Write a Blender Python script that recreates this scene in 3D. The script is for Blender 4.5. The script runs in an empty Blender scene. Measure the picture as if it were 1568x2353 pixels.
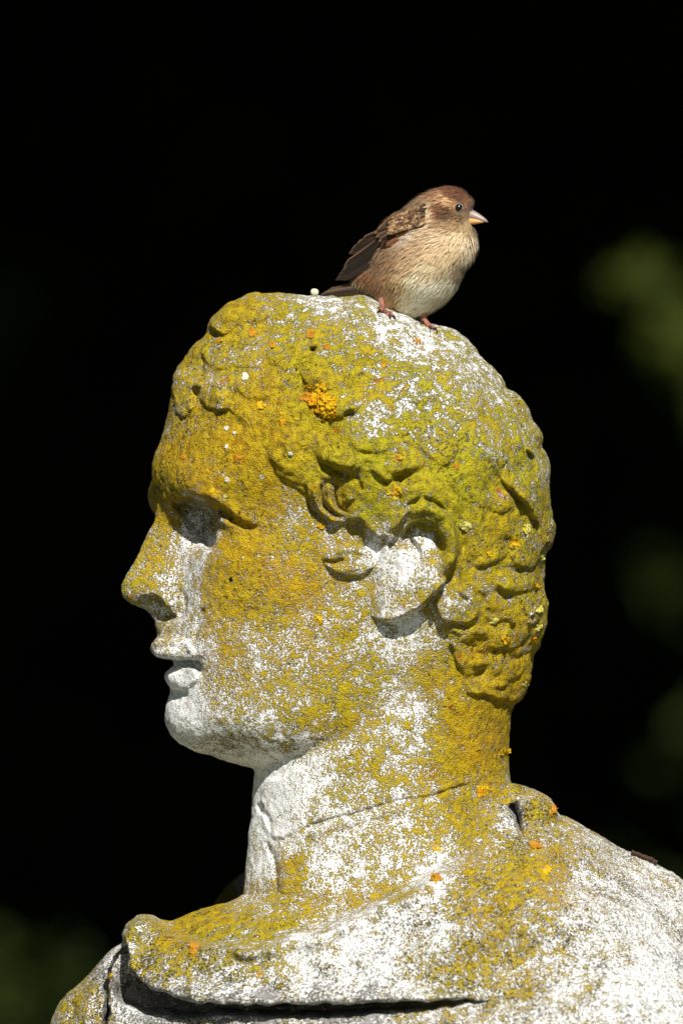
import bpy, math, random
import numpy as np
from mathutils import Vector, Matrix

random.seed(7)
RNG = np.random.default_rng(11)
S = 0.000333            # metres per drawing unit
ZC = 2.35               # height of the picture's centre above the ground
CAM_D = 8.0

def W(x, y, z):
    """drawing units (x right, y away, z down) -> world metres"""
    return ((x - 784.0) * S, y * S, ZC + (1176.0 - z) * S)

scene = bpy.context.scene
C = scene.collection

# ------------------------------------------------------------------ camera
cam = bpy.data.cameras.new("camera")
cam_o = bpy.data.objects.new("camera", cam)
C.objects.link(cam_o)
cam_o.location = (0.0, -CAM_D, ZC)
cam_o.rotation_euler = (math.radians(90), 0, 0)
cam.sensor_fit = 'VERTICAL'
cam.sensor_height = 36.0
cam.lens = 36.0 * CAM_D / (2352 * S)
cam.clip_end = 500
cam.dof.use_dof = True
cam.dof.focus_distance = CAM_D - 0.06
cam.dof.aperture_fstop = cam.lens / 1000.0 / 0.082
scene.camera = cam_o

# ------------------------------------------------------------------ sky and sun
SUN_EL, SUN_AZ = math.radians(42), math.radians(8)     # azimuth: from the camera side, to the right
world = bpy.data.worlds.new("World")
scene.world = world
world.use_nodes = True
nt = world.node_tree
nt.nodes.clear()
sky = nt.nodes.new("ShaderNodeTexSky")
sky.sky_type = 'NISHITA'
sky.sun_disc = False
sky.sun_elevation = SUN_EL
sdir = Vector((math.sin(SUN_AZ) * math.cos(SUN_EL), -math.cos(SUN_AZ) * math.cos(SUN_EL), math.sin(SUN_EL)))
sky.sun_rotation = math.atan2(sdir.x, sdir.y)
bg = nt.nodes.new("ShaderNodeBackground")
bg.inputs[1].default_value = 0.05
wo = nt.nodes.new("ShaderNodeOutputWorld")
nt.links.new(sky.outputs[0], bg.inputs[0])
nt.links.new(bg.outputs[0], wo.inputs[0])

sun = bpy.data.lights.new("sun", 'SUN')
sun.energy = 5.0
sun.angle = math.radians(0.5)
sun.color = (1.0, 0.975, 0.93)
sun_o = bpy.data.objects.new("sun", sun)
C.objects.link(sun_o)
sun_o.location = (2, -6, 8)
sun_o.rotation_euler = (-sdir).to_track_quat('-Z', 'Y').to_euler()

vs = scene.view_settings
vs.view_transform = 'Standard'
vs.look = 'None'
vs.gamma = 1.0
vs.exposure = 0.34
vs.use_curve_mapping = False
scene.cycles.max_bounces = 8

# ------------------------------------------------------------------ helpers
def tag(o, label=None, cat=None, group=None, kind=None):
    if label: o["label"] = label
    if cat: o["category"] = cat
    if group: o["group"] = group
    if kind: o["kind"] = kind
    return o

def empty(name, loc, label=None, cat=None, group=None):
    o = bpy.data.objects.new(name, None)
    o.empty_display_size = 0.1
    C.objects.link(o)
    o.location = loc
    return tag(o, label, cat, group)

def mesh_obj(name, V, F, mat, parent=None, smooth=True, attrs=None):
    """V in world metres; keeps the world place when parented"""
    me = bpy.data.meshes.new(name)
    V = np.asarray(V, dtype=np.float32)
    if isinstance(F, np.ndarray) and F.ndim == 2:
        nf, k = F.shape
        me.vertices.add(len(V)); me.vertices.foreach_set("co", V.ravel())
        me.loops.add(nf * k); me.loops.foreach_set("vertex_index", F.astype(np.int32).ravel())
        me.polygons.add(nf)
        me.polygons.foreach_set("loop_start", np.arange(0, nf * k, k, dtype=np.int32))
        me.update(calc_edges=True)
    else:
        me.from_pydata([tuple(map(float, v)) for v in V], [], [tuple(map(int, f)) for f in F])
    if smooth:
        me.polygons.foreach_set("use_smooth", np.ones(len(me.polygons), dtype=bool))
    for k2, a in (attrs or {}).items():
        a = np.asarray(a, dtype=np.float32)
        if a.ndim == 1:
            at = me.attributes.new(k2, 'FLOAT', 'POINT'); at.data.foreach_set("value", a)
        else:
            if a.shape[1] == 3: a = np.concatenate([a, np.ones((len(a), 1), np.float32)], 1)
            at = me.attributes.new(k2, 'FLOAT_COLOR', 'POINT'); at.data.foreach_set("color", a.ravel())
    me.update()
    if mat: me.materials.append(mat)
    o = bpy.data.objects.new(name, me)
    C.objects.link(o)
    if parent:
        o.parent = parent
        par = parent
        base = Matrix.Identity(4)
        m = Matrix.Identity(4)
        while par is not None:
            m = Matrix.Translation(par.location) @ Matrix.Diagonal((1, 1, 1, 1)) @ m
            par = par.parent
        o.location = -m.translation
    return o

class NT:
    """tiny node-tree writer"""
    def __init__(self, name):
        self.m = bpy.data.materials.new(name); self.m.use_nodes = True
        self.t = self.m.node_tree; self.t.nodes.clear()
        self.out = self.n("ShaderNodeOutputMaterial")
        self.b = self.n("ShaderNodeBsdfPrincipled")
        self.t.links.new(self.b.outputs[0], self.out.inputs[0])
    def n(self, ty, **kw):
        nd = self.t.nodes.new(ty)
        for k, v in kw.items(): setattr(nd, k, v)
        return nd
    def set(self, sock, v):
        if isinstance(v, bpy.types.NodeSocket): self.t.links.new(v, sock)
        else: sock.default_value = v
    def math(self, op, a, b=0.0, c=0.0, clamp=False):
        nd = self.n("ShaderNodeMath", operation=op, use_clamp=clamp)
        self.set(nd.inputs[0], a); self.set(nd.inputs[1], b)
        if op in ('MULTIPLY_ADD', 'WRAP', 'SMOOTH_MIN'): self.set(nd.inputs[2], c)
        return nd.outputs[0]
    def mix(self, f, a, b, blend='MIX'):
        nd = self.n("ShaderNodeMix", data_type='RGBA', blend_type=blend)
        self.set(nd.inputs[0], f); self.set(nd.inputs[6], a); self.set(nd.inputs[7], b)
        return nd.outputs[2]
    def ramp(self, v, lo, hi, a=0.0, b=1.0):
        nd = self.n("ShaderNodeMapRange", interpolation_type='SMOOTHSTEP')
        self.set(nd.inputs[0], v); self.set(nd.inputs[1], lo); self.set(nd.inputs[2], hi)
        nd.inputs[3].default_value = a; nd.inputs[4].default_value = b
        return nd.outputs[0]
    def noise(self, co, scale, detail=2, rough=0.5, dim='3D', off=None):
        nd = self.n("ShaderNodeTexNoise")
        if off is not None:
            ad = self.n("ShaderNodeVectorMath", operation='ADD'); self.set(ad.inputs[0], co)
            ad.inputs[1].default_value = off; co = ad.outputs[0]
        self.set(nd.inputs["Vector"], co); nd.inputs["Scale"].default_value = scale
        nd.inputs["Detail"].default_value = detail; nd.inputs["Roughness"].default_value = rough
        return nd.outputs[0]
    def voro(self, co, scale, feature='F1', rnd=1.0, smooth=None):
        nd = self.n("ShaderNodeTexVoronoi", feature=feature)
        self.set(nd.inputs["Vector"], co); nd.inputs["Scale"].default_value = scale
        nd.inputs["Randomness"].default_value = rnd
        return nd
    def attr(self, name, out="Fac"):
        nd = self.n("ShaderNodeAttribute", attribute_name=name)
        return nd.outputs[out]
    def co(self):
        return self.n("ShaderNodeTexCoord").outputs["Object"]
    def bump(self, h, strength, dist, nrm=None):
        nd = self.n("ShaderNodeBump")
        nd.inputs["Strength"].default_value = strength; nd.inputs["Distance"].default_value = dist
        self.set(nd.inputs["Height"], h)
        if nrm is not None: self.set(nd.inputs["Normal"], nrm)
        return nd.outputs[0]

def simple_mat(name, col, rough=0.7, spec=0.3, vary=0.0, scale=200, bump=0.0):
    g = NT(name)
    if vary > 0:
        n = g.noise(g.co(), scale, 4, 0.6)
        c = g.mix(g.ramp(n, 0.3, 0.7), tuple(max(0, v * (1 - vary)) for v in col) + (1,), tuple(min(1, v * (1 + vary)) for v in col) + (1,))
        g.set(g.b.inputs["Base Color"], c)
        if bump: g.set(g.b.inputs["Normal"], g.bump(n, bump, 0.002))
    else:
        g.b.inputs["Base Color"].default_value = (*col, 1)
    g.b.inputs["Roughness"].default_value = rough
    g.b.inputs["Specular IOR Level"].default_value = spec
    return g.m

def srgb(r, g, b):
    return tuple((c / 255 / 12.92) if c / 255 < 0.04045 else ((c / 255 + 0.055) / 1.055) ** 2.4 for c in (r, g, b))

# ---- value noise on points
def vnoise(P, freq, seed=0):
    Q = np.asarray(P, np.float64) * freq + seed * 17.13
    I = np.floor(Q).astype(np.int64); f = Q - I; f = f * f * (3 - 2 * f)
    def h(ix, iy, iz):
        n = (ix * 374761393 + iy * 668265263 + iz * 2147483647 + seed * 1274126177) & 0xFFFFFFFF
        n = ((n ^ (n >> 13)) * 1274126177) & 0xFFFFFFFF
        n = ((n ^ (n >> 16)) * 2246822519) & 0xFFFFFFFF
        return ((n ^ (n >> 15)) & 0xFFFFFF) / float(0xFFFFFF)
    r = 0
    for dx in (0, 1):
        for dy in (0, 1):
            for dz in (0, 1):
                w = (f[:, 0] if dx else 1 - f[:, 0]) * (f[:, 1] if dy else 1 - f[:, 1]) * (f[:, 2] if dz else 1 - f[:, 2])
                r = r + w * h(I[:, 0] + dx, I[:, 1] + dy, I[:, 2] + dz)
    return r * 2 - 1

# ---- thin-plate spline through scattered points
def tps(pts, vals, smooth=0.0):
    P = np.asarray(pts, np.float64); v = np.asarray(vals, np.float64); n = len(P)
    sc = 1000.0; P = P / sc
    def K(r2): return np.where(r2 > 1e-12, 0.5 * r2 * np.log(np.maximum(r2, 1e-12)), 0)
    d2 = ((P[:, None, :] - P[None]) ** 2).sum(-1)
    A = np.zeros((n + 3, n + 3)); A[:n, :n] = K(d2) + smooth * np.eye(n)
    A[:n, n] = 1; A[:n, n + 1:] = P; A[n, :n] = 1; A[n + 1:, :n] = P.T
    w = np.linalg.solve(A, np.concatenate([v, [0, 0, 0]]))
    def ev(X, Z):
        sh = X.shape; x = X.ravel() / sc; z = Z.ravel() / sc
        out = w[n] + w[n + 1] * x + w[n + 2] * z
        for i in range(n):
            out += w[i] * K((x - P[i, 0]) ** 2 + (z - P[i, 1]) ** 2)
        return out.reshape(sh)
    return ev

def catmull(pts, n=8, closed=False):
    P = np.asarray(pts, float)
    if len(P) < 3: return P
    Q = np.vstack([P[-1], P, P[:2]]) if closed else np.vstack([2 * P[0] - P[1], P, 2 * P[-1] - P[-2]])
    out = []
    for i in range(1, len(Q) - 2):
        for k in range(n):
            t = k / n
            out.append(0.5 * ((2 * Q[i]) + (-Q[i - 1] + Q[i + 1]) * t + (2 * Q[i - 1] - 5 * Q[i] + 4 * Q[i + 1] - Q[i + 2]) * t * t + (-Q[i - 1] + 3 * Q[i] - 3 * Q[i + 1] + Q[i + 2]) * t ** 3))
    if not closed: out.append(P[-1])
    return np.array(out)

def seg_dist(X, Z, L):
    """distance to polyline and parameter 0..1 along it"""
    best = np.full(X.shape, 1e9); par = np.zeros(X.shape)
    n = len(L) - 1
    for i in range(n):
        a, b = L[i], L[i + 1]; ab = b - a; l2 = max(1e-9, (ab ** 2).sum())
        t = np.clip(((X - a[0]) * ab[0] + (Z - a[1]) * ab[1]) / l2, 0, 1)
        d = np.hypot(X - a[0] - t * ab[0], Z - a[1] - t * ab[1])
        m = d < best
        best = np.where(m, d, best); par = np.where(m, (i + t) / n, par)
    return best, par

def inside_poly(X, Z, P):
    ins = np.zeros(X.shape, bool); n = len(P); j = n - 1
    for i in range(n):
        xi, zi = P[i]; xj, zj = P[j]
        if zi != zj:
            ins ^= ((zi > Z) != (zj > Z)) & (X < (xj - xi) * (Z - zi) / (zj - zi) + xi)
        j = i
    return ins

def sstep(a, b, x):
    t = np.clip((x - a) / (b - a), 0, 1); return t * t * (3 - 2 * t)

class Relief:
    """2-D relief map painted on a side view"""
    def __init__(self, X, Z):
        self.X, self.Z = X, Z; self.D = np.zeros(X.shape)
        P = np.stack([X.ravel(), Z.ravel(), np.zeros(X.size)], 1)
        self.wx = (vnoise(P, 1 / 26., 61) * 5 + vnoise(P, 1 / 11., 62) * 2.4).reshape(X.shape); self.wz = (vnoise(P, 1 / 26., 63) * 5 + vnoise(P, 1 / 11., 64) * 2.4).reshape(X.shape)
        self.k = 1.0; self.wa = (0.92 + 0.4 * vnoise(P, 1 / 18., 65)).reshape(X.shape)
    def box(self, P, pad):
        x0, z0 = P.min(0) - pad; x1, z1 = P.max(0) + pad
        i = np.where((self.X[:, 0] >= x0) & (self.X[:, 0] <= x1))[0]; k = np.where((self.Z[0] >= z0) & (self.Z[0] <= z1))[0]
        if len(i) == 0 or len(k) == 0: return None
        return slice(i[0], i[-1] + 1), slice(k[0], k[-1] + 1)
    def stroke(self, pts, width, height, ends=0.18, curve=True):
        L = catmull(pts, 6) if curve else np.asarray(pts, float)
        s = self.box(L, width * 2.2)
        if s is None: return
        d, t = seg_dist(self.X[s] + self.k * self.wx[s], self.Z[s] + self.k * self.wz[s], L)
        taper = sstep(0, ends, t) * sstep(0, ends, 1 - t) if ends > 0 else 1
        w = width * (0.45 + 0.55 * taper)
        self.D[s] += height * self.wa[s] * taper * np.exp(-(d / w) ** 2 * 1.4)
    def poly(self, pts, height, edge=6, fn=None, closed=True, curve=4):
        P = catmull(pts, curve, True) if curve else np.asarray(pts, float)
        s = self.box(P, edge * 3 + 5)
        if s is None: return
        X, Z = self.X[s] + self.k * self.wx[s], self.Z[s] + self.k * self.wz[s]
        d, _ = seg_dist(X, Z, np.vstack([P, P[:1]]))
        sd = np.where(inside_poly(X, Z, P), d, -d)
        m = sstep(-edge, edge, sd)
        self.D[s] += m * height * (fn(X, Z, sd) if fn else 1)

def smin(a, b, k):
    h = np.clip(0.5 + 0.5 * (b - a) / k, 0, 1)
    return b + (a - b) * h - k * h * (1 - h)

def ellipsoid(X, Y, Z, c, r):
    px, py, pz = (X - c[0]), (Y - c[1]), (Z - c[2])
    k0 = np.sqrt((px / r[0]) ** 2 + (py / r[1]) ** 2 + (pz / r[2]) ** 2)
    k1 = np.sqrt((px / r[0] ** 2) ** 2 + (py / r[1] ** 2) ** 2 + (pz / r[2] ** 2) ** 2)
    return k0 * (k0 - 1) / np.maximum(k1, 1e-6)

def surface_nets(d, org, h):
    """d[x,y,z] -> verts (drawing units), quads"""
    ins = d < 0
    cnt = np.zeros(tuple(n - 1 for n in d.shape), np.uint8)
    for a in (0, 1):
        for b in (0, 1):
            for c in (0, 1):
                cnt += ins[a:a + cnt.shape[0], b:b + cnt.shape[1], c:c + cnt.shape[2]]
    act = (cnt > 0) & (cnt < 8)
    I = np.argwhere(act); n = len(I)
    vid = np.full(act.shape, -1, np.int32); vid[act] = np.arange(n, dtype=np.int32)
    acc = np.zeros((n, 3)); num = np.zeros(n)
    cv = {}
    for a in (0, 1):
        for b in (0, 1):
            for c in (0, 1):
                cv[a, b, c] = d[I[:, 0] + a, I[:, 1] + b, I[:, 2] + c].astype(np.float64)
    for ax in range(3):
        for u in (0, 1):
            for v in (0, 1):
                p = [0, 0, 0]; q = [0, 0, 0]
                o = [k for k in range(3) if k != ax]
                p[o[0]] = q[o[0]] = u; p[o[1]] = q[o[1]] = v; q[ax] = 1
                A, B = cv[tuple(p)], cv[tuple(q)]
                m = (A < 0) != (B < 0)
                t = np.where(m, A / np.where(np.abs(A - B) < 1e-9, 1e-9, A - B), 0)
                pos = np.tile(np.array(p, float), (n, 1)); pos[:, ax] = t
                acc += pos * m[:, None]; num += m
    V = (I + acc / np.maximum(num, 1)[:, None]) * h + np.asarray(org)
    F = []
    for ax in range(3):
        sl0 = [slice(1, -1)] * 3; sl1 = [slice(1, -1)] * 3
        sl0[ax] = slice(0, -1); sl1[ax] = slice(1, None)
        A = ins[tuple(sl0)]; B = ins[tuple(sl1)]
        E = np.argwhere(A != B)
        if len(E) == 0: continue
        neg = A[E[:, 0], E[:, 1], E[:, 2]]
        off = [1, 1, 1]; off[ax] = 0
        E = E + off
        o = [k for k in range(3) if k != ax]
        e1 = np.zeros(3, int); e1[o[0]] = 1; e2 = np.zeros(3, int); e2[o[1]] = 1
        g = lambda e: vid[e[:, 0], e[:, 1], e[:, 2]]
        q = np.stack([g(E - e1 - e2), g(E - e2), g(E), g(E - e1)], 1)
        flip = neg if ax != 1 else ~neg
        q = np.where(flip[:, None], q, q[:, ::-1])
        F.append(q)
    return V, np.vstack(F)

def to_world(V):
    return np.stack([(V[:, 0] - 784) * S, V[:, 1] * S, ZC + (1176 - V[:, 2]) * S], 1)

def vert_normals(V, F):
    n = np.cross(V[F[:, 2]] - V[F[:, 0]], V[F[:, 3]] - V[F[:, 1]])
    N = np.zeros_like(V)
    for k in range(4): np.add.at(N, F[:, k], n)
    return N / np.maximum(np.linalg.norm(N, axis=1), 1e-9)[:, None]

def submesh(V, F, keep, A):
    f = F[keep]; u, inv = np.unique(f, return_inverse=True)
    return V[u], inv.reshape(f.shape), {k: a[u] for k, a in A.items()}

def idw(ctrl, x, z, p=3.0, eps=12.0):
    c = np.asarray(ctrl, float); out = np.zeros((len(x), c.shape[1] - 2)); wsum = np.zeros(len(x))
    for r in c:
        w = 1.0 / ((x - r[0]) ** 2 + (z - r[1]) ** 2 + eps ** 2) ** (p / 2)
        wsum += w; out += w[:, None] * r[2:][None]
    return out / wsum[:, None]

# ------------------------------------------------------------------ stone material
def stone_material():
    g = NT("lichened_stone")
    co = g.co()
    dens, hue, dark = g.attr("lichen"), g.attr("hue"), g.attr("grime_shade")
    nf = g.noise(co, 820, 2, 0.7)                      # grain of a millimetre or two
    nm = g.noise(co, 165, 2, 0.6, off=(3.1, 1.7, 9.2)) # patches of half a centimetre
    nb = g.noise(co, 42, 3, 0.55, off=(2, 14, 6))      # broad drift
    wm = g.math('MULTIPLY_ADD', hue, 0.32, 0.16)
    sel = g.math('ADD', nf, g.math('MULTIPLY', wm, g.math('SUBTRACT', nm, nf)))
    thr = g.math('MULTIPLY_ADD', dens, -0.34, 0.655)
    cover = g.ramp(g.math('SUBTRACT', sel, thr), -0.04, 0.036)
    # stone
    n1 = g.noise(co, 420, 3, 0.7, off=(1, 2, 3))
    stone = g.mix(g.ramp(n1, 0.34, 0.58), (0.68, 0.665, 0.63, 1), (0.87, 0.86, 0.835, 1))
    stone = g.mix(g.ramp(nb, 0.45, 0.75, 0.0, 0.25), stone, (0.66, 0.66, 0.64, 1))
    # dark crustose specks, grime and painted shade of the collar recesses
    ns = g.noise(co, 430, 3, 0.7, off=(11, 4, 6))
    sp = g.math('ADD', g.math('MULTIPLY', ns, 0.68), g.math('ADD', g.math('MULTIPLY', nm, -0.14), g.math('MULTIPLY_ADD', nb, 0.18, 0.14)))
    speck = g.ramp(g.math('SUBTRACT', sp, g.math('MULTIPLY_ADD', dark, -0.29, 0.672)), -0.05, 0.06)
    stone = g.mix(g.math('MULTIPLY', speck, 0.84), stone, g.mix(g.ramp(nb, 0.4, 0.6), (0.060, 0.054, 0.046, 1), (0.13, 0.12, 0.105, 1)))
    # lichen colours
    o1 = g.mix(g.ramp(nm, 0.34, 0.66), (0.385, 0.205, 0.002, 1), (0.60, 0.370, 0.006, 1))
    o2 = g.mix(g.ramp(nm, 0.34, 0.66), (0.235, 0.212, 0.005, 1), (0.445, 0.395, 0.014, 1))
    hv = g.math('ADD', hue, g.math('MULTIPLY_ADD', nb, 0.7, -0.37), clamp=True)
    lich = g.mix(hv, o1, o2)
    lich = g.mix(g.ramp(nf, 0.52, 0.68, 0.0, 0.55), lich, (0.66, 0.53, 0.10, 1))
    rust = g.ramp(g.math('ADD', g.noise(co, 48, 3, 0.55, off=(21, 3, 5)), g.math('MULTIPLY', nf, 0.14)), 0.755, 0.80)
    lich = g.mix(g.math('MULTIPLY', rust, 0.8), lich, (0.46, 0.12, 0.012, 1))
    fleck_shade = g.ramp(g.math('SUBTRACT', sp, g.math('MULTIPLY_ADD', dark, -0.20, 0.598)), -0.02, 0.03)  # dark lichen underlayer plus painted micro-shadow between the grains
    lich = g.mix(g.math('MULTIPLY', fleck_shade, 0.88), lich, (0.055, 0.042, 0.006, 1))
    col = g.mix(cover, stone, lich)
    # small pale crust discs
    dv = g.voro(co, 66, rnd=1.0)
    rsel = g.n("ShaderNodeSeparateColor"); g.set(rsel.inputs[0], dv.outputs["Color"])
    rad = g.math('MULTIPLY_ADD', rsel.outputs[1], 0.10, 0.03)
    disc = g.ramp(g.math('ADD', dv.outputs["Distance"], g.math('MULTIPLY_ADD', nm, 0.16, -0.08)), rad, g.math('MULTIPLY', rad, 0.75))
    disc = g.math('MULTIPLY', disc, g.math('LESS_THAN', rsel.outputs[0], 0.36))
    col = g.mix(g.math('MULTIPLY', disc, 0.9), col, (0.66, 0.64, 0.57, 1))
    g.set(g.b.inputs["Base Color"], col)
    g.b.inputs["Roughness"].default_value = 0.92
    g.b.inputs["Specular IOR Level"].default_value = 0.12
    gr = g.math('ADD', g.math('MULTIPLY', nf, 2.6), g.math('ADD', g.math('MULTIPLY', n1, 1.0), g.math('MULTIPLY', nm, 2.2)))
    h = g.math('ADD', g.math('MULTIPLY', gr, g.math('MULTIPLY_ADD', cover, 0.72, 0.28)), g.math('MULTIPLY', cover, 0.3))
    g.set(g.b.inputs["Normal"], g.bump(h, 1.0, 0.0012))
    return g.m

STONE = stone_material()

# ------------------------------------------------------------------ control points of the growth: x, z, cover, greenness, grime with painted shade
LICH = [
(560,700,.92,.45,.1),(640,720,.60,.5,.2),(740,700,.32,.6,.1),(820,730,.45,.5,.1),(900,745,.36,.5,.1),(960,790,.30,.5,.1),(1050,800,.36,.6,.1),(1080,860,.36,.6,.1),
(1000,850,.62,.5,.1),(1130,900,.46,.6,.2),(1180,960,.62,.6,.2),(1215,1050,.60,.6,.3),(480,800,.82,.4,.2),(420,860,.75,.4,.4),(430,950,.6,.4,.6),(400,1000,.70,.4,.5),
(520,830,.58,.4,.3),(560,870,.82,.4,.2),(560,940,.97,.3,.1),(480,1000,1.0,.1,.1),(420,1050,.97,.05,.15),(370,1090,.80,.3,.5),(560,1040,1.03,.1,.05),(620,1000,.99,.25,.1),
(600,1110,1.0,.15,.05),(500,1110,.99,.1,.15),(560,1190,.98,.1,.15),(700,850,.88,.45,.2),(650,800,.70,.5,.15),(760,820,.75,.5,.15),(800,880,.85,.5,.1),(880,860,.72,.5,.1),
(700,950,.98,.4,.1),(760,1000,.97,.6,.15),(680,1060,.98,.4,.2),(780,1050,.98,.75,.15),(850,1060,.98,.8,.15),(905,955,.30,.7,.2),(860,975,.36,.7,.2),(940,1015,.88,.85,.15),
(1000,1000,.60,.7,.2),(1020,960,.48,.6,.15),(1070,1000,.62,.7,.2),(1100,1080,.82,.75,.2),(1000,1090,.99,.85,.1),(1060,1150,.98,.75,.15),(1130,1190,.92,.5,.3),(1150,1080,.72,.6,.3),
(1200,1150,.76,.5,.5),(1230,1250,.7,.5,.6),(1180,1280,.80,.4,.4),(1100,1250,.98,.5,.2),(1080,1300,.95,.45,.25),(1060,1370,.70,.5,.2),(1015,1365,.32,.5,.1),(1150,1400,.88,.3,.45),
(1210,1390,.8,.5,.55),(1100,1470,.94,.25,.35),(1150,1560,.98,.2,.3),(1060,1530,.86,.3,.2),(700,1110,.62,.3,.15),(760,1130,.60,.4,.15),(800,1150,.62,.5,.1),(850,1170,.93,.75,.15),
(660,1160,.52,.15,.05),(700,1200,.36,.2,.05),(640,1200,.62,.15,.05),(760,1240,.42,.3,.05),(800,1290,.62,.5,.15),(740,1300,.55,.2,.05),(960,1170,.66,.7,.15),(1035,1220,.92,.7,.1),
(950,1230,.02,.5,0),(930,1290,.04,.5,0),(990,1290,.28,.5,.05),(1022,1300,.75,.5,.1),(900,1350,.26,.5,.05),(980,1350,.58,.5,.05),(875,1265,.16,.5,.05),(900,1390,.46,.5,.1),
(390,1200,.90,.25,.2),(350,1260,.62,.4,.1),(380,1290,.52,.4,.1),(435,1250,.08,.4,.25),(450,1310,.06,.4,.2),(400,1330,.38,.4,.1),(320,1340,.62,.5,.1),(330,1320,.62,.4,.1),
(425,1375,.22,.4,.15),(290,1360,.42,.8,.3),(450,1200,.05,.4,.55),(460,1240,0,.4,.5),(520,1230,.97,.1,.15),(500,1300,1.0,.05,.15),(560,1290,.96,.1,.1),(540,1340,.96,.1,.15),
(620,1300,.78,.15,.05),(680,1300,.55,.2,.05),(500,1380,.88,.1,.15),(560,1400,.62,.2,.1),(620,1370,.66,.2,.05),(700,1380,.62,.25,.05),(640,1330,.84,.15,.05),(485,1450,.80,.1,.15),
(520,1480,.62,.2,.1),(600,1470,.40,.3,.08),(680,1460,.38,.3,.08),(760,1420,.50,.3,.08),(750,1500,.50,.3,.08),(560,1540,.38,.3,.1),(485,1540,.62,.2,.15),(500,1620,.38,.5,.2),
(600,1600,.46,.5,.15),(700,1560,.46,.4,.1),(780,1560,.66,.4,.08),(840,1520,.72,.4,.08),(720,1640,.64,.5,.2),(800,1620,.66,.5,.1),(600,1680,.42,.8,.4),(540,1700,.30,.7,.5),
(440,1680,.05,.5,.4),(420,1620,.0,.5,.25),(420,1550,.0,.5,.2),(440,1600,.0,.5,.1),(400,1490,.15,.5,.2),(372,1465,.60,.4,.2),(452,1490,.0,.5,.2),(452,1440,.1,.5,.2),
(560,1742,.10,.5,.35),(610,1755,.0,.5,.1),(680,1720,.25,.6,.4),(650,1830,.0,.5,.08),(620,1900,.0,.5,.08),(700,1780,.12,.5,.1),(760,1740,.36,.5,.1),(720,1880,.28,.5,.1),
(820,1700,.52,.5,.08),(900,1600,.28,.5,.05),(900,1500,.24,.4,.05),(930,1420,.14,.4,.08),(870,1450,.18,.4,.05),(900,1700,.30,.5,.05),(850,1800,.46,.5,.08),(960,1620,.38,.4,.05),
(960,1720,.28,.5,.05),(1000,1560,.76,.3,.1),(1020,1650,.82,.25,.1),(1080,1650,.97,.15,.1),(1130,1680,.99,.15,.1),(1100,1760,.95,.2,.1),(1040,1740,.86,.3,.1),(980,1800,.56,.4,.08),
(1150,1800,.62,.4,.15),(800,1900,.28,.6,.1),(900,1880,.33,.5,.08),(1000,1880,.50,.5,.1),(1080,1880,.66,.4,.1),(665,1985,.80,.35,.1),(640,2040,.66,.4,.1),(725,1970,.32,.6,.1),
(780,1990,.28,.6,.1),(880,1960,.22,.5,.1),(960,1960,.50,.5,.1),(900,2030,.66,.5,.1),(597,1990,.0,.5,.12),(600,2060,.4,.4,.1),
(500,2100,.94,.3,.05),(420,2120,.9,.35,.05),(600,2135,.74,.3,.1),(700,2090,.76,.5,.1),(800,2060,.70,.5,.15),(320,2130,.5,.8,.2),(400,2150,.74,.35,.15),(330,2205,.72,.8,.45),
(450,2200,.46,.8,.4),(560,2190,.50,.8,.35),(620,2160,.58,.7,.2),(560,2250,.30,.8,.4),(700,2160,.04,.5,.15),(800,2120,.02,.5,.4),(900,2080,.03,.5,.6),(1000,2010,.03,.5,.6),
(850,2200,.06,.5,.42),(1000,2120,.20,.5,.55),(1100,2050,.50,.4,.3),(1050,2180,.62,.45,.3),(1160,2195,.68,.4,.25),(1200,1990,.80,.25,.2),(1280,1990,.66,.2,.25),(1335,2000,.3,.3,.6),
(1250,1950,.50,.4,.3),(1230,1860,.55,.4,.4),(1350,2080,.28,.4,.35),(1300,2150,.34,.4,.35),(1450,2100,.13,.5,.45),(1500,2200,.08,.5,.45),(1400,2250,.10,.5,.42),(1250,2250,.24,.4,.38),
(700,2325,.66,.4,.2),(500,2330,.62,.3,.2),(310,2320,.25,.5,.2),(220,2270,.78,.4,.2),(160,2320,.50,.5,.3),(270,2185,.25,.5,.1),(900,2315,.50,.5,.25),(1100,2310,.33,.5,.35),(560,2345,.3,.5,.3),(1300,2330,.22,.4,.4),(400,2340,.2,.5,.25)]

LICH = [(a, b, -0.02 + (c + 0.10 if 0.2 <= c <= 0.68 and b < 2080 and not (850 < a < 1000 and b < 1330) else c), d, e * (0.55 if b < 2080 else 1.0)) for a, b, c, d, e in LICH]
LICH = [(a, b, (c - 0.10 if a < 580 and b < 970 else c - 0.07 if 0.55 < c < 0.96 and b < 1010 else c - 0.03 if a > 700 and b < 1600 else c), d, e) for a, b, c, d, e in LICH]
LICH += [(1080,2010,.62,.35,.3),(1130,2100,.66,.35,.3),(1170,1960,.72,.3,.2),(1230,2060,.58,.3,.3),(1000,2200,.55,.5,.3),(1330,2040,.42,.3,.4),(1250,2190,.5,.4,.35),(1000,2330,.45,.5,.3),(300,2285,0,.5,1.3),(350,2294,0,.5,1.3),(430,2306,0,.5,1.3),(520,2303,0,.5,1.3),(262,2225,0,.5,1.2),(620,2304,0,.5,1.2),(720,2301,0,.5,1.2),(850,2293,0,.5,1.1),(1182,1870,.1,.5,1.0)]  # last entries: black crust plus painted shade in collar gap and nape hollow
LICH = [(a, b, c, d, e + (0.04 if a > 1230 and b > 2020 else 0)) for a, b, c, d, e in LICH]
LICH = [(a, b, c + (0.08 if b > 2090 and c < 0.5 and not (250 < a < 900 and 2284 < b < 2310) else 0), min(1, d + (0.22 if a > 620 and b < 1240 else 0.1 if a > 1040 and b < 1620 else 0)), e) for a, b, c, d, e in LICH]
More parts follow.
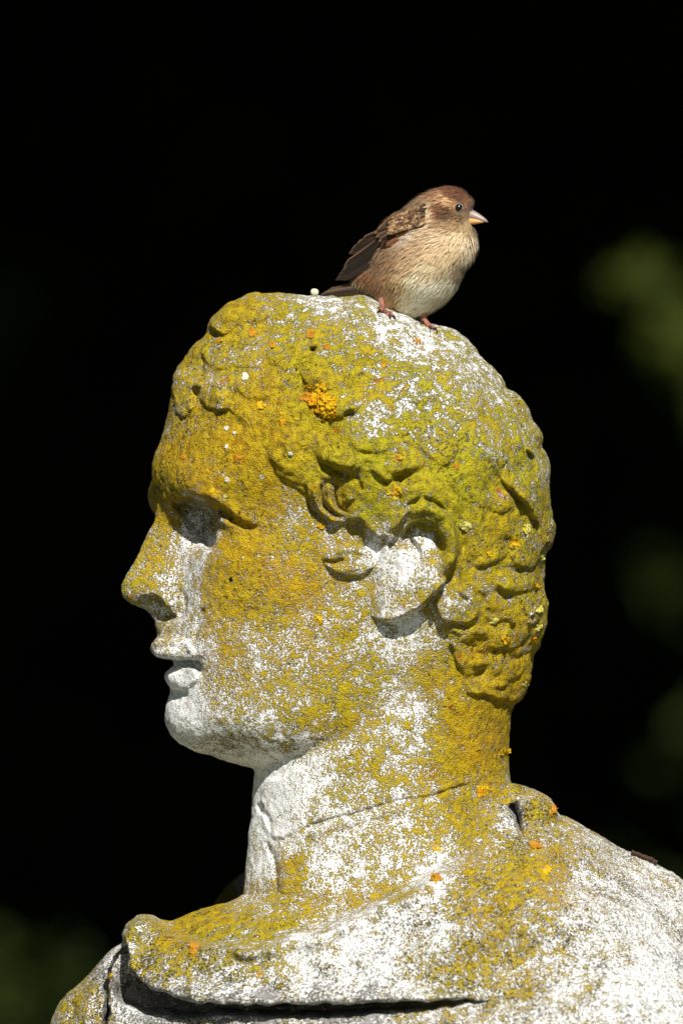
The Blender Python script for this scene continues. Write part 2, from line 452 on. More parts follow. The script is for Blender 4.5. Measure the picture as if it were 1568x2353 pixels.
LICH += [(1380,2160,.34,.3,.35),(1480,2150,.28,.3,.35),(1420,2060,.36,.3,.3),(1330,2240,.38,.35,.3),(930,1183,.80,.7,.1),(1000,1176,.92,.75,.1),(1042,1262,.88,.7,.1),(905,1216,.6,.7,.1),(970,1160,.88,.7,.1)]
FRONT = {}     # nearest surface (smallest y) by side-view cell, to seat things on the stone
def note_front(V):
    kx = np.round(V[:, 0] / 6).astype(int); kz = np.round(V[:, 2] / 6).astype(int)
    for a, b, y in zip(kx, kz, V[:, 1]):
        if y < FRONT.get((a, b), 1e9): FRONT[(a, b)] = y
def front_y(x, z):
    for r in range(0, 5):
        c = [FRONT[(i, j)] for i in range(round(x / 6) - r, round(x / 6) + r + 1) for j in range(round(z / 6) - r, round(z / 6) + r + 1) if (i, j) in FRONT]
        if c: return min(c)
    return 0.0

# ------------------------------------------------------------------ the head
SIL_TOP = [(585,675),(612,674),(640,681),(665,683),(700,681),(735,683),(770,686),(800,690),(835,694),(865,706),(905,727),(935,738),(960,748),(1000,760),(1030,767),(1055,783),(1085,812),(1105,836),(1125,853),(1145,880),(1152,900),
           (1170,914),(1188,930),(1199,950),(1208,972),(1222,988),(1231,1002),(1233,1030),(1247,1055),(1253,1085),(1249,1112),(1253,1150),(1256,1200),(1253,1250),(1243,1275),(1240,1330),(1240,1390),(1236,1440),(1225,1472),(1215,1500),(1209,1540),(1200,1575)]
SIL_FACE = [(560,681),(530,695),(500,719),(480,745),(474,768),(450,790),(425,820),(408,847),(399,880),(393,920),(385,960),(374,1000),(360,1040),(349,1075),(350,1105),(360,1135),(368,1165),(375,1195),(392,1240),(404,1290),(404,1340),(392,1390),(372,1425),(364,1450),
            (368,1480),(392,1505),(400,1530),(394,1560),(392,1592),(386,1625),(387,1660),(396,1685),(417,1706),(450,1725),(500,1743),(550,1757),(590,1766)]
SIL_IN = [(690,1772),(830,1775),(1000,1740),(1130,1670)]
INT_HEAD = [(600,760,125),(750,760,195),(900,780,180),(1000,800,110),
(450,850,80),(550,850,180),(700,850,262),(850,850,282),(1000,850,232),(1080,860,140),
(430,950,115),(520,950,212),(650,950,285),(800,950,326),(950,950,315),(1080,950,250),(1160,960,150),
(390,1040,95),(430,1050,158),(520,1050,238),(650,1050,298),(800,1050,343),(950,1050,345),(1080,1050,295),(1180,1050,190),
(375,1105,75),(410,1115,150),(450,1120,196),(520,1130,236),(600,1130,264),(700,1120,298),(850,1120,340),(1000,1120,342),(1120,1120,272),(1205,1120,165),
(410,1180,62),(445,1195,70),(478,1205,95),(505,1195,178),(560,1210,224),(650,1200,262),(750,1200,292),(850,1200,318),(1000,1200,330),(1120,1200,268),(1210,1200,158),
(430,1250,75),(465,1255,120),(497,1255,190),
(430,1300,88),(472,1305,172),(540,1300,230),(640,1300,266),(750,1300,284),(850,1300,300),(1000,1300,312),(1100,1300,258),(1190,1300,158),
(410,1400,70),(435,1400,125),(465,1400,172),(540,1400,222),(640,1400,254),(750,1400,272),(850,1400,286),(1000,1400,290),(1100,1400,238),(1180,1400,158),
(410,1480,85),(455,1490,152),(540,1500,206),(640,1500,238),(750,1500,260),(850,1500,268),(1000,1500,258),(1120,1490,190),
(420,1600,90),(460,1600,138),(540,1600,188),(640,1600,222),(740,1600,244),(830,1600,246),(950,1600,236),(1080,1580,200),(1160,1560,120),
(430,1670,80),(480,1670,128),(560,1680,172),(650,1680,204),(730,1672,226),(790,1650,236),
(500,1720,72),(560,1725,108),(640,1725,150),(690,1715,185)]
NECK_SIL = [(600,1680),(590,1740),(584,1780),(580,1820),(574,1900),(566,1978),(559,2060),(552,2140),(545,2260),
            (1240,1450),(1213,1540),(1196,1580),(1180,1606),(1173,1640),(1168,1700),(1168,1760),(1172,1800),(1184,1860),(1200,1940),(1215,2040),(1225,2160),(1225,2260)]
NECK_INT = [(650,1690,120),(720,1700,185),(850,1700,232),(1000,1700,222),(1110,1700,158),(850,1560,225),(1000,1580,232),(1110,1600,186),(1070,1640,208),
            (635,1850,112),(700,1850,180),(850,1850,232),(1000,1850,222),(1110,1850,140),
            (620,1990,118),(640,2000,150),(720,2000,205),(850,2000,246),(1000,2000,240),(1120,2000,170),
            (620,2150,130),(720,2150,215),(850,2150,260),(1000,2150,255),(1120,2150,190),(720,2260,215),(1000,2260,250)]
NOSE_SIL = [(358,1186),(346,1216),(330,1250),(315,1279),(300,1305),(288,1326),(280,1342),(278,1355),(284,1373),(297,1384),(312,1391),(335,1401),(349,1414),(358,1434),(372,1447),(400,1452),(435,1455),(372,1150),(400,1110)]
NOSE_INT = [(372,1200,26),(400,1200,50),(440,1180,58),(345,1262,24),(380,1262,45),(430,1262,66),(480,1262,82),(322,1310,28),(360,1310,48),(420,1310,74),(480,1310,95),
            (300,1350,28),(335,1345,52),(380,1360,74),(425,1365,88),(480,1360,100),(345,1388,46),(385,1395,76),(412,1400,80),(440,1400,90),(365,1420,28),(400,1428,48)]

H = 3.6
gx = np.arange(262, 1290, H); gz = np.arange(655, 2270, H); gy = np.arange(-450, 451, H)
X2, Z2 = np.meshgrid(gx, gz, indexing='ij')

def qfield(sil, interior, X, Z, outside=()):
    pts = list(sil) + [(a, b) for a, b, c in interior] + [(a, b) for a, b, c in outside]
    v = [0.0] * len(sil) + [c * c for a, b, c in interior] + [c for a, b, c in outside]
    q = tps(pts, v)(X, Z)
    a, b = np.gradient(q, X[1, 0] - X[0, 0], Z[0, 1] - Z[0, 0])
    return q, a * a + b * b

qh, gh = qfield(SIL_TOP + SIL_FACE + SIL_IN, INT_HEAD, X2, Z2, [(1300,640,-110000),(1200,640,-60000),(1290,760,-80000),(1290,880,-50000),(1310,1050,-32000),(1310,1250,-32000),(1310,1450,-40000),(1290,1600,-40000),(270,640,-110000),(300,800,-60000),(300,950,-40000),(280,1100,-30000),(280,1250,-45000),(280,1400,-45000),(290,1550,-35000),(300,1700,-40000),(450,1800,-35000),(700,1850,-50000),(1000,1830,-60000),(1250,1760,-60000),(420,640,-50000),(800,620,-30000),(1000,660,-40000)])
qn, gn = qfield(NECK_SIL, NECK_INT, X2, Z2)
qz, gzz = qfield(NOSE_SIL, NOSE_INT, X2, Z2)

R = Relief(X2, Z2)
# --- hair: the cap stands proud of the brow and temple
HAIR = [(330,860),(398,905),(430,955),(480,965),(525,940),(570,975),(612,1010),(622,1060),(650,1105),(690,1128),(708,1165),(735,1192),(765,1203),(803,1200),(826,1196),(846,1216),(866,1240),(902,1240),(912,1205),(940,1165),(970,1150),(1010,1165),(1040,1200),(1050,1245),(1045,1290),(1020,1335),(996,1372),(1003,1415),(1022,1440),(1035,1480),(1055,1530),(1065,1588),(1110,1596),(1171,1611),(1320,1625),(1320,560),(300,560)]
Rh = Relief(X2, Z2)
Rh.poly(HAIR, 11, 7, curve=0)
R.D += Rh.D * (0.12 * sstep(560, 640, X2) + 0.88 * sstep(750, 830, X2)) * (1 - 0.85 * sstep(1480, 1600, Z2))
R.poly([(700,1120),(730,1075),(790,1080),(850,1075),(915,1110),(960,1130),(935,1165),(906,1215),(900,1243),(868,1243),(845,1215),(824,1196),(765,1203),(728,1188)], 24, 6, lambda X, Z, sd: 0.15 + 0.85 * sstep(775, 835, X))
HAIRM = sstep(4, 10, Rh.D)
# lumps all over the cap
P3 = np.stack([X2.ravel(), Z2.ravel() * 0.8, np.zeros(X2.size)], 1)
rid = lambda f, k: 1 - 2 * np.abs(vnoise(P3, f, k))
lump = vnoise(P3, 1 / 62., 3) * 8 + rid(1 / 58., 4) * 5 + vnoise(P3, 1 / 30., 6) * 4.0 + vnoise(P3, 1 / 13., 5) * 2.2
R.D += HAIRM * lump.reshape(X2.shape) * (0.55 + 0.45 * sstep(500, 700, X2))
skinl = vnoise(P3, 1 / 70., 8) * 2.2 + vnoise(P3, 1 / 24., 9) * 1.1
R.D += (1 - HAIRM) * skinl.reshape(X2.shape)
G = R.stroke
R.k = 0.45
# locks above the temple and ear (grooves negative, locks positive)
for pts, w, h in [
 ([(728,1050),(745,1072),(768,1083),(803,1092)], 10, -26), ([(745,1040),(775,1062),(812,1070),(850,1062)], 16, 16), ([(735,1100),(762,1098),(790,1104)], 9, 8),
 ([(883,1110),(906,1102),(935,1086),(968,1077)], 7, -19), ([(870,1088),(905,1080),(940,1066)], 13, 12), ([(816,1042),(840,1046),(862,1040)], 8, -12), ([(926,1016),(938,1030),(948,1048)], 7, -15),
 ([(910,1020),(925,1048),(915,1068)], 12, 10), ([(962,1142),(985,1150),(1006,1166),(1026,1186)], 7, -22), ([(910,1196),(925,1170),(945,1152),(965,1146)], 5, -18),
 ([(885,1125),(925,1128),(965,1110),(1000,1120),(1040,1150),(1065,1190)], 20, 14), ([(990,1100),(1025,1118),(1055,1150)], 8, -8),
 ([(620,1045),(630,1070),(652,1090),(676,1098),(696,1126)], 8, -8), ([(640,1040),(662,1062),(688,1078)], 20, 5), ([(672,1008),(690,1030),(702,1046)], 6, -10), ([(640,1000),(662,1030),(676,1056)], 10, 7),
 ([(782,958),(800,955),(816,946)], 8, -26), ([(730,935),(765,945),(800,935)], 14, 9), ([(724,962),(726,982),(731,1004)], 6, -14), ([(693,848),(690,870),(700,886),(718,894)], 6.5, -18), ([(705,850),(720,868),(745,872)], 20, 12),
 ([(714,800),(720,808),(722,816)], 7, -24), ([(835,815),(842,832),(846,845)], 5, -14), ([(716,850),(745,835),(790,840)], 14, 8),
 ([(472,800),(467,830),(465,852),(470,868)], 6, -20), ([(452,885),(452,900),(456,920)], 8, -20), ([(466,876),(462,900),(470,925)], 6, -12), ([(515,842),(520,872),(533,908),(545,930)], 9, -16), ([(485,852),(502,845),(514,850)], 8, 9),
 ([(492,870),(498,900),(505,930)], 16, 13), ([(535,855),(548,885),(570,905)], 18, 9), ([(540,958),(552,974),(566,988)], 6, -9), ([(430,905),(436,930),(440,950)], 10, 8), ([(478,752),(492,768),(512,772)], 6, -16), ([(500,740),(530,728),(560,730)], 20, 8),
 ([(520,795),(560,775),(620,770),(690,790)], 10, -8), ([(560,740),(620,720),(700,728)], 24, 7), ([(600,850),(640,835),(690,830)], 10, -6), ([(590,905),(640,895),(690,905)], 8, -6),
 # back of the head
 ([(1131,1085),(1152,1114),(1177,1139),(1205,1170),(1227,1204),(1234,1226)], 7, -19), ([(1155,1095),(1185,1125),(1215,1160)], 18, 10), ([(1120,1110),(1145,1140),(1175,1172)], 16, 6), ([(1128,1075),(1120,1060),(1118,1045)], 5, -10),
 ([(1150,897),(1170,912),(1184,924),(1193,969),(1202,1012),(1202,1036),(1222,1058),(1228,1108),(1230,1150)], 6, -19), ([(1170,925),(1178,970),(1188,1020),(1205,1062),(1212,1110)], 9, 9), ([(1090,830),(1115,858),(1140,885)], 7, -12),
 ([(1045,1350),(1060,1372),(1080,1372)], 6, -15), ([(1085,1310),(1114,1300),(1154,1281)], 7, -12), ([(1020,1452),(1045,1456),(1064,1468)], 6, -13), ([(1026,1480),(1036,1490),(1047,1502)], 6, -12), ([(1060,1440),(1090,1450),(1120,1440)], 14, 9),
 ([(1083,1550),(1102,1536),(1122,1523)], 8, -17), ([(1121,1578),(1152,1583),(1172,1568)], 7, -14), ([(1065,1588),(1100,1594),(1128,1601),(1172,1611)], 4, -10), ([(1137,1342),(1145,1356),(1166,1362),(1188,1352)], 7, -15),
 ([(1165,1444),(1182,1432)], 7, -18), ([(1100,1395),(1130,1405),(1165,1398)], 9, -10), ([(1060,1300),(1085,1285),(1110,1255)], 10, -8), ([(1075,1225),(1095,1240),(1100,1265)], 8, -7), ([(1130,1250),(1160,1240),(1195,1250)], 10, -9),
 ([(1080,1490),(1110,1500),(1150,1490)], 8, -10), ([(1150,1300),(1180,1310),(1215,1300)], 9, -10), ([(1190,1400),(1215,1420),(1235,1410)], 8, -12), ([(1160,1500),(1185,1510),(1208,1500)], 8, -12),
 ([(900,840),(940,870),(990,890)], 12, -6), ([(860,900),(900,920),(960,925)], 14, -6), ([(1000,900),(1050,930),(1090,980)], 12, -6), ([(1040,1010),(1070,1050),(1090,1100)], 10, -6)]:
    if h < 0:
        big = 1.0 if h < -18 else 0.6
        G([(a, b - 1.6 * w) for a, b in pts], w * 2.0, -h * 0.5, ends=0.4)
        G(pts, w * 1.15, h * 0.85 * big, ends=0.42)
    else: G(pts, w, h, ends=0.3)
R.k = 0.15
for pts, w, h in [([(703,1112),(704,1140),(714,1168),(738,1192),(770,1204)], 5, -13), ([(722,1108),(722,1142),(735,1170),(760,1191),(790,1196)], 8, 13), ([(738,1108),(738,1142),(752,1170),(785,1190)], 4.5, -17), ([(757,1110),(754,1142),(766,1167),(795,1184)], 8, 13),
                  ([(776,1108),(769,1138),(778,1166),(803,1180)], 4.5, -16), ([(800,1106),(795,1132),(803,1156)], 15, 13), ([(817,1092),(826,1112),(832,1132)], 4.5, -14), ([(735,1098),(762,1096),(792,1104)], 8, 6)]:
    G(pts, w, h, ends=0.14)
R.k = 0.85
# locks: each a dome whose lower rim stands out over the one below
def lock(pts, h):
    P = np.array(pts, float); z0, z1 = P[:, 1].min(), P[:, 1].max()
    R.poly(pts, h, 5, lambda X, Z, sd: (0.25 + 0.75 * np.sqrt(np.clip(sd / 22, 0, 1))) * (0.35 + 0.95 * np.clip((Z - z0) / (z1 - z0), 0, 1)))
for h, pts in [
 (11,[(628,1005),(660,998),(695,1026),(712,1070),(702,1112),(672,1110),(645,1094),(622,1060)]),(25,[(735,1008),(780,998),(830,1018),(850,1055),(820,1080),(785,1087),(752,1077),(728,1050)]),(14,[(800,960),(860,985),(900,1020),(890,1040),(830,1043),(790,1010),(780,975)]),
 (24,[(860,1035),(920,1008),(955,1038),(967,1073),(930,1091),(890,1108),(858,1090),(845,1060)]),(20,[(455,880),(470,855),(505,845),(528,870),(540,910),(520,940),(485,945),(460,920)]),(11,[(545,850),(600,840),(640,870),(630,910),(580,920),(550,895)]),
 (18,[(482,745),(500,720),(560,690),(640,685),(680,700),(640,730),(560,750),(510,772)]),(13,[(470,790),(520,775),(600,770),(660,800),(640,840),(560,850),(500,845),(472,830)]),(17,[(690,848),(720,832),(760,850),(780,890),(740,902),(705,896)]),(15,[(402,860),(440,828),(460,850),(455,900),(440,950),(412,960),(397,910)]),
 (21,[(712,902),(780,890),(830,915),(816,949),(780,963),(735,956)]),(12,[(1030,1080),(1090,1070),(1140,1100),(1175,1150),(1150,1180),(1090,1160),(1040,1130)]),(17,[(1138,1080),(1190,1090),(1225,1140),(1240,1205),(1215,1188),(1178,1143),(1150,1114)]),
 (16,[(1078,1250),(1130,1235),(1165,1255),(1150,1285),(1110,1302),(1080,1295)]),(18,[(1165,1230),(1215,1225),(1245,1260),(1225,1302),(1180,1297)]),(15,[(1060,1302),(1110,1306),(1150,1320),(1145,1352),(1100,1362),(1065,1345)]),(20,[(1140,1312),(1190,1300),(1230,1330),(1225,1357),(1170,1364),(1140,1350)]),
 (17,[(1095,1370),(1150,1370),(1190,1385),(1180,1417),(1130,1427),(1100,1405)]),(19,[(1195,1365),(1235,1370),(1238,1422),(1205,1432)]),(15,[(1030,1437),(1080,1432),(1115,1450),(1100,1477),(1060,1472),(1035,1460)]),(19,[(1110,1436),(1165,1432),(1205,1450),(1190,1487),(1140,1492),(1112,1470)]),
 (15,[(1040,1487),(1090,1480),(1120,1505),(1105,1537),(1070,1547),(1048,1520)]),(13,[(1125,1500),(1180,1497),(1210,1510),(1195,1552),(1150,1562),(1120,1540)]),(6,[(1075,1550),(1130,1552),(1170,1572),(1165,1602),(1110,1596),(1070,1588)]),
 (9,[(780,780),(850,770),(900,810),(860,842),(800,832)]),(10,[(900,840),(980,850),(1010,900),(950,932),(890,900)]),(11,[(1020,850),(1080,870),(1110,930),(1070,972),(1020,920)]),(12,[(1090,950),(1140,960),(1170,1030),(1140,1080),(1095,1030)]),(12,[(960,960),(1020,970),(1050,1030),(1010,1072),(960,1030)]),
 (14,[(1165,930),(1190,940),(1215,1000),(1225,1050),(1195,1040),(1180,985)]),(10,[(850,880),(900,900),(930,940),(890,960),(840,930)])]:
    lock(pts, h * (0.55 if pts[0][0] > 1020 and pts[0][1] > 1220 else 0.78))
R.k = 0.35
# sideburn curl and the lock below the ear
R.poly([(742,1284),(752,1266),(778,1258),(812,1252),(845,1262),(858,1284),(850,1306),(826,1321),(792,1321),(762,1309)], 17, 5)
G([(744,1284),(762,1291),(795,1285)], 6, -18); G([(770,1302),(800,1306),(832,1298)], 10, 6); G([(765,1268),(800,1260),(838,1270)], 8, 6)
R.poly([(992,1356),(1008,1334),(1034,1330),(1060,1346),(1085,1372),(1094,1408),(1074,1428),(1034,1428),(1006,1416)], 20, 6)
# --- the ear
EAR = [(898,1228),(912,1196),(936,1166),(966,1153),(1002,1164),(1032,1192),(1046,1236),(1043,1285),(1022,1330),(986,1372),(948,1402),(905,1421),(872,1422),(838,1405),(830,1375),(846,1320),(872,1270)]
def earfn(X, Z, sd):
    return sstep(838, 884, X) * (0.42 + 0.58 * sstep(870, 985, X + (Z - 1290) * 0.35))
R.k = 0.1
R.poly(EAR, 48, 6, earfn)
G([(903,1240),(911,1206),(934,1179),(964,1167),(998,1177),(1023,1203),(1034,1242),(1030,1285),(1008,1326)], 17, 20, ends=0.12)
R.poly([(920,1240),(930,1216),(952,1200),(978,1199),(1000,1212),(1013,1238),(1015,1266),(1000,1290),(972,1302),(940,1300),(922,1275)], -40, 5, lambda X, Z, sd: 0.12 + 0.88 * sstep(1292, 1214, Z - (X - 960) * 0.25))
R.poly([(939,1240),(950,1243),(963,1266),(962,1290),(949,1276)], -26, 4)
G([(1054,1196),(1060,1242),(1056,1290)], 6, -12)
G([(872,1228),(886,1242),(904,1238)], 9, -14)
R.k = 0.35
# --- eye, nose, mouth
R.poly([(398,1150),(430,1142),(462,1150),(492,1168),(494,1200),(492,1240),(484,1262),(455,1230),(428,1195),(404,1165)], -26, 7)
G([(488,1166),(520,1180),(548,1202),(578,1212),(602,1204)], 9, -14); G([(500,1190),(530,1205),(560,1225)], 14, 7); G([(440,1128),(480,1136),(520,1158),(560,1188),(590,1192)], 15, 11)
G([(493,1180),(494,1215),(490,1262)], 5, -9)
R.poly([(320,1381),(336,1370),(358,1371),(374,1384),(383,1404),(404,1416),(380,1424),(364,1418),(350,1402)], -36, 5)
G([(338,1362),(362,1362),(382,1376),(394,1398)], 10, 8); G([(405,1345),(424,1372),(424,1402),(408,1420)], 8, -8)
G([(476,1385),(456,1436),(448,1478)], 7, -10); G([(452,1500),(462,1530),(462,1560)], 7, -9)
R.poly([(384,1514),(415,1520),(446,1512),(464,1522),(462,1540),(440,1532),(412,1526),(392,1528)], -24, 4)
R.poly([(352,1492),(360,1470),(378,1461),(404,1463),(434,1476),(449,1506),(416,1515),(384,1512),(362,1506)], 14, 5)
R.poly([(382,1556),(391,1538),(413,1529),(443,1532),(459,1553),(440,1573),(413,1583),(394,1578)], 9, 6)
G([(392,1600),(412,1594),(436,1588)], 11, -10)
# --- neck
G([(681,1906),(739,1882),(837,1857),(915,1832),(984,1825),(1032,1809),(1085,1795)], 5, -10, ends=0.1); G([(690,1920),(760,1894),(860,1868),(980,1838)], 11, 7)
R.poly([(606,1796),(640,1782),(700,1762),(700,1850),(682,1904),(640,1922),(612,1904),(600,1860)], 8, 6)
G([(598,1838),(602,1862),(616,1878),(626,1922)], 8, -9); G([(612,1925),(635,1998),(628,2074)], 6, -11); G([(655,1935),(655,2060)], 16, 9)
G([(622,2070),(656,2082),(705,2080),(752,2071)], 6, -13); G([(560,1700),(640,1722)], 10, 0)

D3 = np.empty((len(gx), len(gy), len(gz)), np.float32)
Y1 = gy[None, :, None].astype(np.float32)
thick = np.maximum(np.maximum(qh / np.sqrt(gh + 400), (X2 < 470) * qz / np.sqrt(gzz + 400)), (Z2 > 1560) * qn / np.sqrt(gn + 400))
thick = np.maximum(thick, 0)
disp = np.maximum(R.D, -0.55 * thick).astype(np.float32)
for i0 in range(0, len(gx), 24):
    s = slice(i0, min(i0 + 24, len(gx)))
    def lay(q, g): return (Y1 ** 2 - q[s][:, None, :].astype(np.float32)) / np.sqrt(4 * Y1 ** 2 + g[s][:, None, :].astype(np.float32) + 400)
    X, Z = gx[s][:, None, None].astype(np.float32), gz[None, None, :].astype(np.float32)
    d = lay(qh, gh)
    d = smin(d, np.maximum(np.maximum(lay(qz, gzz), (X - 500) * 0.8), np.maximum((1120 - Z) * 0.8, (Z - 1462) * 0.8)), 20)
    if gx[s][0] < 620:
        d = smin(d, ellipsoid(X, Y1, Z, (433, 0, 1487), (85, 120, 28)), 5)
        d = smin(d, ellipsoid(X, Y1, Z, (440, 0, 1556), (61, 104, 29)), 8)
        d = smin(d, ellipsoid(X, Y1, Z, (470, 0, 1644), (86, 112, 70)), 22)
        d = smin(d, ellipsoid(X, Y1, Z, (396, 105, 1138), (57, 80, 62)), 18)
    d = smin(d, np.maximum(lay(qn, gn), (1570 - Z) * 0.8), 10)
    d = d - disp[s][:, None, :]
    D3[s] = d
Vh, Fh = surface_nets(D3, (gx[0], gy[0], gz[0]), H)
HEAD_D3 = D3
def crest(x, y):
    """height (drawing z) of the top of the stone at a plan position"""
    i = int(round((x - gx[0]) / H)); j = int(round((y - gy[0]) / H))
    col = HEAD_D3[i, j]; k = int(np.argmax(col < 0))
    a, b = col[k - 1], col[k]
    return gz[k - 1] + H * a / (a - b)

def roughen(V, F, amp=1.0):
    N = vert_normals(V, F)
    n = vnoise(V, 1 / 14., 21) * 1.1 + vnoise(V, 1 / 7., 22) * 0.9
    return V + N * (n * amp)[:, None], N

def fix_winding(Vw, F):
    a, b, c = Vw[F[:, 0]], Vw[F[:, 1]], Vw[F[:, 2]]
    vol = np.einsum('ij,ij->i', a - Vw.mean(0), np.cross(b - Vw.mean(0), c - Vw.mean(0))).sum()
    return F if vol > 0 else F[:, ::-1]

def growth(V):
    g = idw(LICH, V[:, 0] + vnoise(V, 1 / 60., 51) * 22 + vnoise(V, 1 / 25., 53) * 10, V[:, 2] + vnoise(V, 1 / 60., 52) * 22 + vnoise(V, 1 / 25., 54) * 10, 2.8, 30.0)
    g[:, 0] += vnoise(V, 1 / 55., 31) * 0.08 + vnoise(V, 1 / 26., 32) * 0.10 + vnoise(V, 1 / 12., 35) * 0.07
    g[:, 1] += vnoise(V, 1 / 80., 33) * 0.22
    g[:, 2] += np.clip(vnoise(V, 1 / 45., 34), 0, 1) * 0.18
    g[:, 2] += sstep(300, 420, V[:, 1]) * 0.9  # far collar darkened by depth, its shade painted into the colour
    return {"lichen": g[:, 0], "hue": np.clip(g[:, 1], 0, 1), "grime_shade": np.clip(g[:, 2], 0, 1.2)}

Vh, Nh = roughen(Vh, Fh)
note_front(Vh[Vh[:, 1] < 40])
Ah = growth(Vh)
Wh = to_world(Vh)
Fh = fix_winding(Wh, Fh)
cen = Vh[Fh].mean(1)
inh = inside_poly(cen[:, 0], cen[:, 2], np.array(HAIR, float))
ine = inside_poly(cen[:, 0], cen[:, 2], catmull(EAR, 4, True)) & (np.abs(cen[:, 1]) > 200)
inh &= ~ine

bust = empty("stone_bust", W(850, 0, 2700), "weathered pale stone bust of a curly haired man in profile, crusted with yellow lichen", "statue")
def part(name, keep, parent):
    v, f, a = submesh(Wh, Fh, keep, Ah)
    return mesh_obj(name, v, f, STONE, parent, attrs=a)
head = part("head", ~(inh | ine), bust)
hair = part("hair", inh, bust)
tag(hair, "carved curly hair under thick olive yellow lichen")
part("ear", ine & (cen[:, 1] < 0), head)
part("ear", ine & (cen[:, 1] > 0), head)

# ------------------------------------------------------------------ the cloak
HC = 5.0
cx = np.arange(40, 1880, HC); cz = np.arange(1770, 2800, HC); cy = np.arange(-880, 881, HC)
XC, ZCg = np.meshgrid(cx, cz, indexing='ij')
CL_SIL = [(562,2052),(520,2074),(470,2086),(420,2104),(385,2118),(355,2128),(325,2140),(296,2160),(270,2175),(240,2203),(205,2236),(180,2262),(158,2280),(140,2300),(125,2330),(114,2360),(90,2440),(70,2540),(60,2700),(60,2800),
          (1165,1800),(1190,1806),(1215,1813),(1242,1830),(1272,1868),(1300,1880),(1350,1905),(1400,1934),(1450,1958),(1500,1980),(1540,2002),(1580,2030),(1640,2085),(1710,2170),(1770,2290),(1800,2420),(1810,2560),(1810,2800),
          (650,1990),(780,1950),(900,1900),(1030,1850)]
CL_INT = [(640,2085,222),(760,2076,246),(900,2012,250),(1050,1947,243),(1150,1880,186),(1195,1860,130),
          (520,2105,150),(420,2128,90),(600,2132,262),(700,2112,295),(800,2080,298),
          (330,2165,75),(400,2185,160),(500,2200,268),(620,2200,348),(750,2170,395),(900,2120,420),(1050,2060,425),(1200,1980,375),(1300,1950,262),(1400,1985,185),(1500,2025,120),
          (300,2260,190),(400,2300,275),(550,2320,382),(700,2320,450),(900,2290,520),(1100,2250,560),(1250,2150,540),(1400,2100,430),(1500,2120,310),(1600,2180,230),(1300,2300,650),(1450,2300,625),(1600,2350,520),(1700,2400,360),
          (165,2325,110),(205,2285,135),(245,2245,160),(275,2205,140),(215,2420,200),(400,2450,330),(700,2450,560),(1000,2450,700),(1300,2450,760),(1550,2500,690),(1710,2550,450),
          (150,2650,170),(400,2650,400),(800,2650,690),(1200,2650,800),(1550,2680,720),(1730,2680,400),(150,2790,170),(400,2790,410),(800,2790,690),(1200,2790,800),(1550,2790,720),(1730,2790,400)]
qc, gc = qfield(CL_SIL, CL_INT, XC, ZCg)
K = Relief(XC, ZCg)
P3 = np.stack([XC.ravel() * 0.55 + ZCg.ravel() * 0.25, ZCg.ravel() - XC.ravel() * 0.15, np.zeros(XC.size)], 1)
K.D += (vnoise(P3, 1 / 70., 41) * 7 + vnoise(P3, 1 / 28., 42) * 2.5).reshape(XC.shape)
fade = lambda X, Z, sd: sstep(1150, 900, X) * (1 + 0.9 * sstep(700, 420, X))
K.poly([(289,2150),(300,2122),(322,2106),(346,2108),(372,2124),(420,2146),(500,2160),(580,2160),(660,2142),(760,2112),(870,2062),(970,2010),(1060,1965),(1140,1935),(1160,2050),(1130,2180),(1100,2266),(1000,2271),(900,2274),(800,2281),(700,2288),(620,2292),(538,2288),(463,2286),(420,2280),(377,2269),(349,2254),(320,2237),(300,2212),(296,2180)], 36, 9, fade, curve=0)
K.stroke([(310,2215),(380,2255),(470,2272),(600,2278),(760,2270),(950,2262),(1080,2262)], 26, 14)
K.poly([(297,2166),(298,2211),(320,2240),(349,2257),(377,2271),(420,2283),(463,2289),(538,2289),(620,2293),(700,2290),(800,2283),(900,2276),(1000,2272),(1100,2270),(1112,2276),(1000,2288),(900,2298),(800,2306),(684,2310),(600,2310),(538,2310),(492,2313),(435,2320),(377,2316),(320,2306),(291,2295),(274,2276),(268,2248),(257,2268),(253,2297),(251,2352),(248,2430),(238,2430),(242,2352),(244,2320),(248,2283),(249,2257),(254,2228),(268,2200),(286,2176)], -130, 5, lambda X, Z, sd: np.where(X > 850, sstep(1130, 850, X) * .8 + .2, 1), curve=0)
K.stroke([(262,2262),(262,2320),(270,2400)], 10, 12); K.stroke([(290,2310),(360,2330),(470,2335),(600,2328)], 14, 10)
K.stroke([(330,2345),(420,2362),(540,2360)], 12, -10); K.stroke([(180,2290),(165,2340),(160,2420)], 10, -12); K.stroke([(215,2250),(205,2310),(208,2400)], 14, 10)
K.stroke([(1175,1835),(1183,1870),(1198,1912)], 9, -46, ends=0.1)
K.stroke([(470,2160),(560,2168),(660,2156),(780,2118),(900,2062),(1010,2006),(1110,1968)], 22, 22); K.stroke([(560,2138),(660,2124),(780,2086),(900,2030),(1010,1976),(1100,1940)], 16, -14); K.stroke([(400,2146),(470,2166),(560,2170)], 10, 6); K.stroke([(372,2132),(400,2150),(440,2156)], 9, -8)
K.stroke([(850,2245),(1050,2195),(1250,2172),(1420,2160)], 40, -16); K.stroke([(900,2180),(1080,2120),(1250,2090),(1400,2080)], 40, 12); K.stroke([(1060,2330),(1250,2290),(1450,2285)], 34, 16)
K.stroke([(1120,2270),(1250,2250),(1380,2262)], 20, -10); K.stroke([(1230,2010),(1330,2020),(1450,2060)], 18, -7); K.stroke([(1300,2065),(1420,2085),(1520,2120)], 22, 7); K.stroke([(1250,1965),(1350,1975),(1450,2010)], 14, 6)
dispc = np.maximum(K.D, -0.80 * np.maximum(qc / np.sqrt(gc + 400), 0)).astype(np.float32)
DC = np.empty((len(cx), len(cy), len(cz)), np.float32)
Y1 = cy[None, :, None].astype(np.float32)
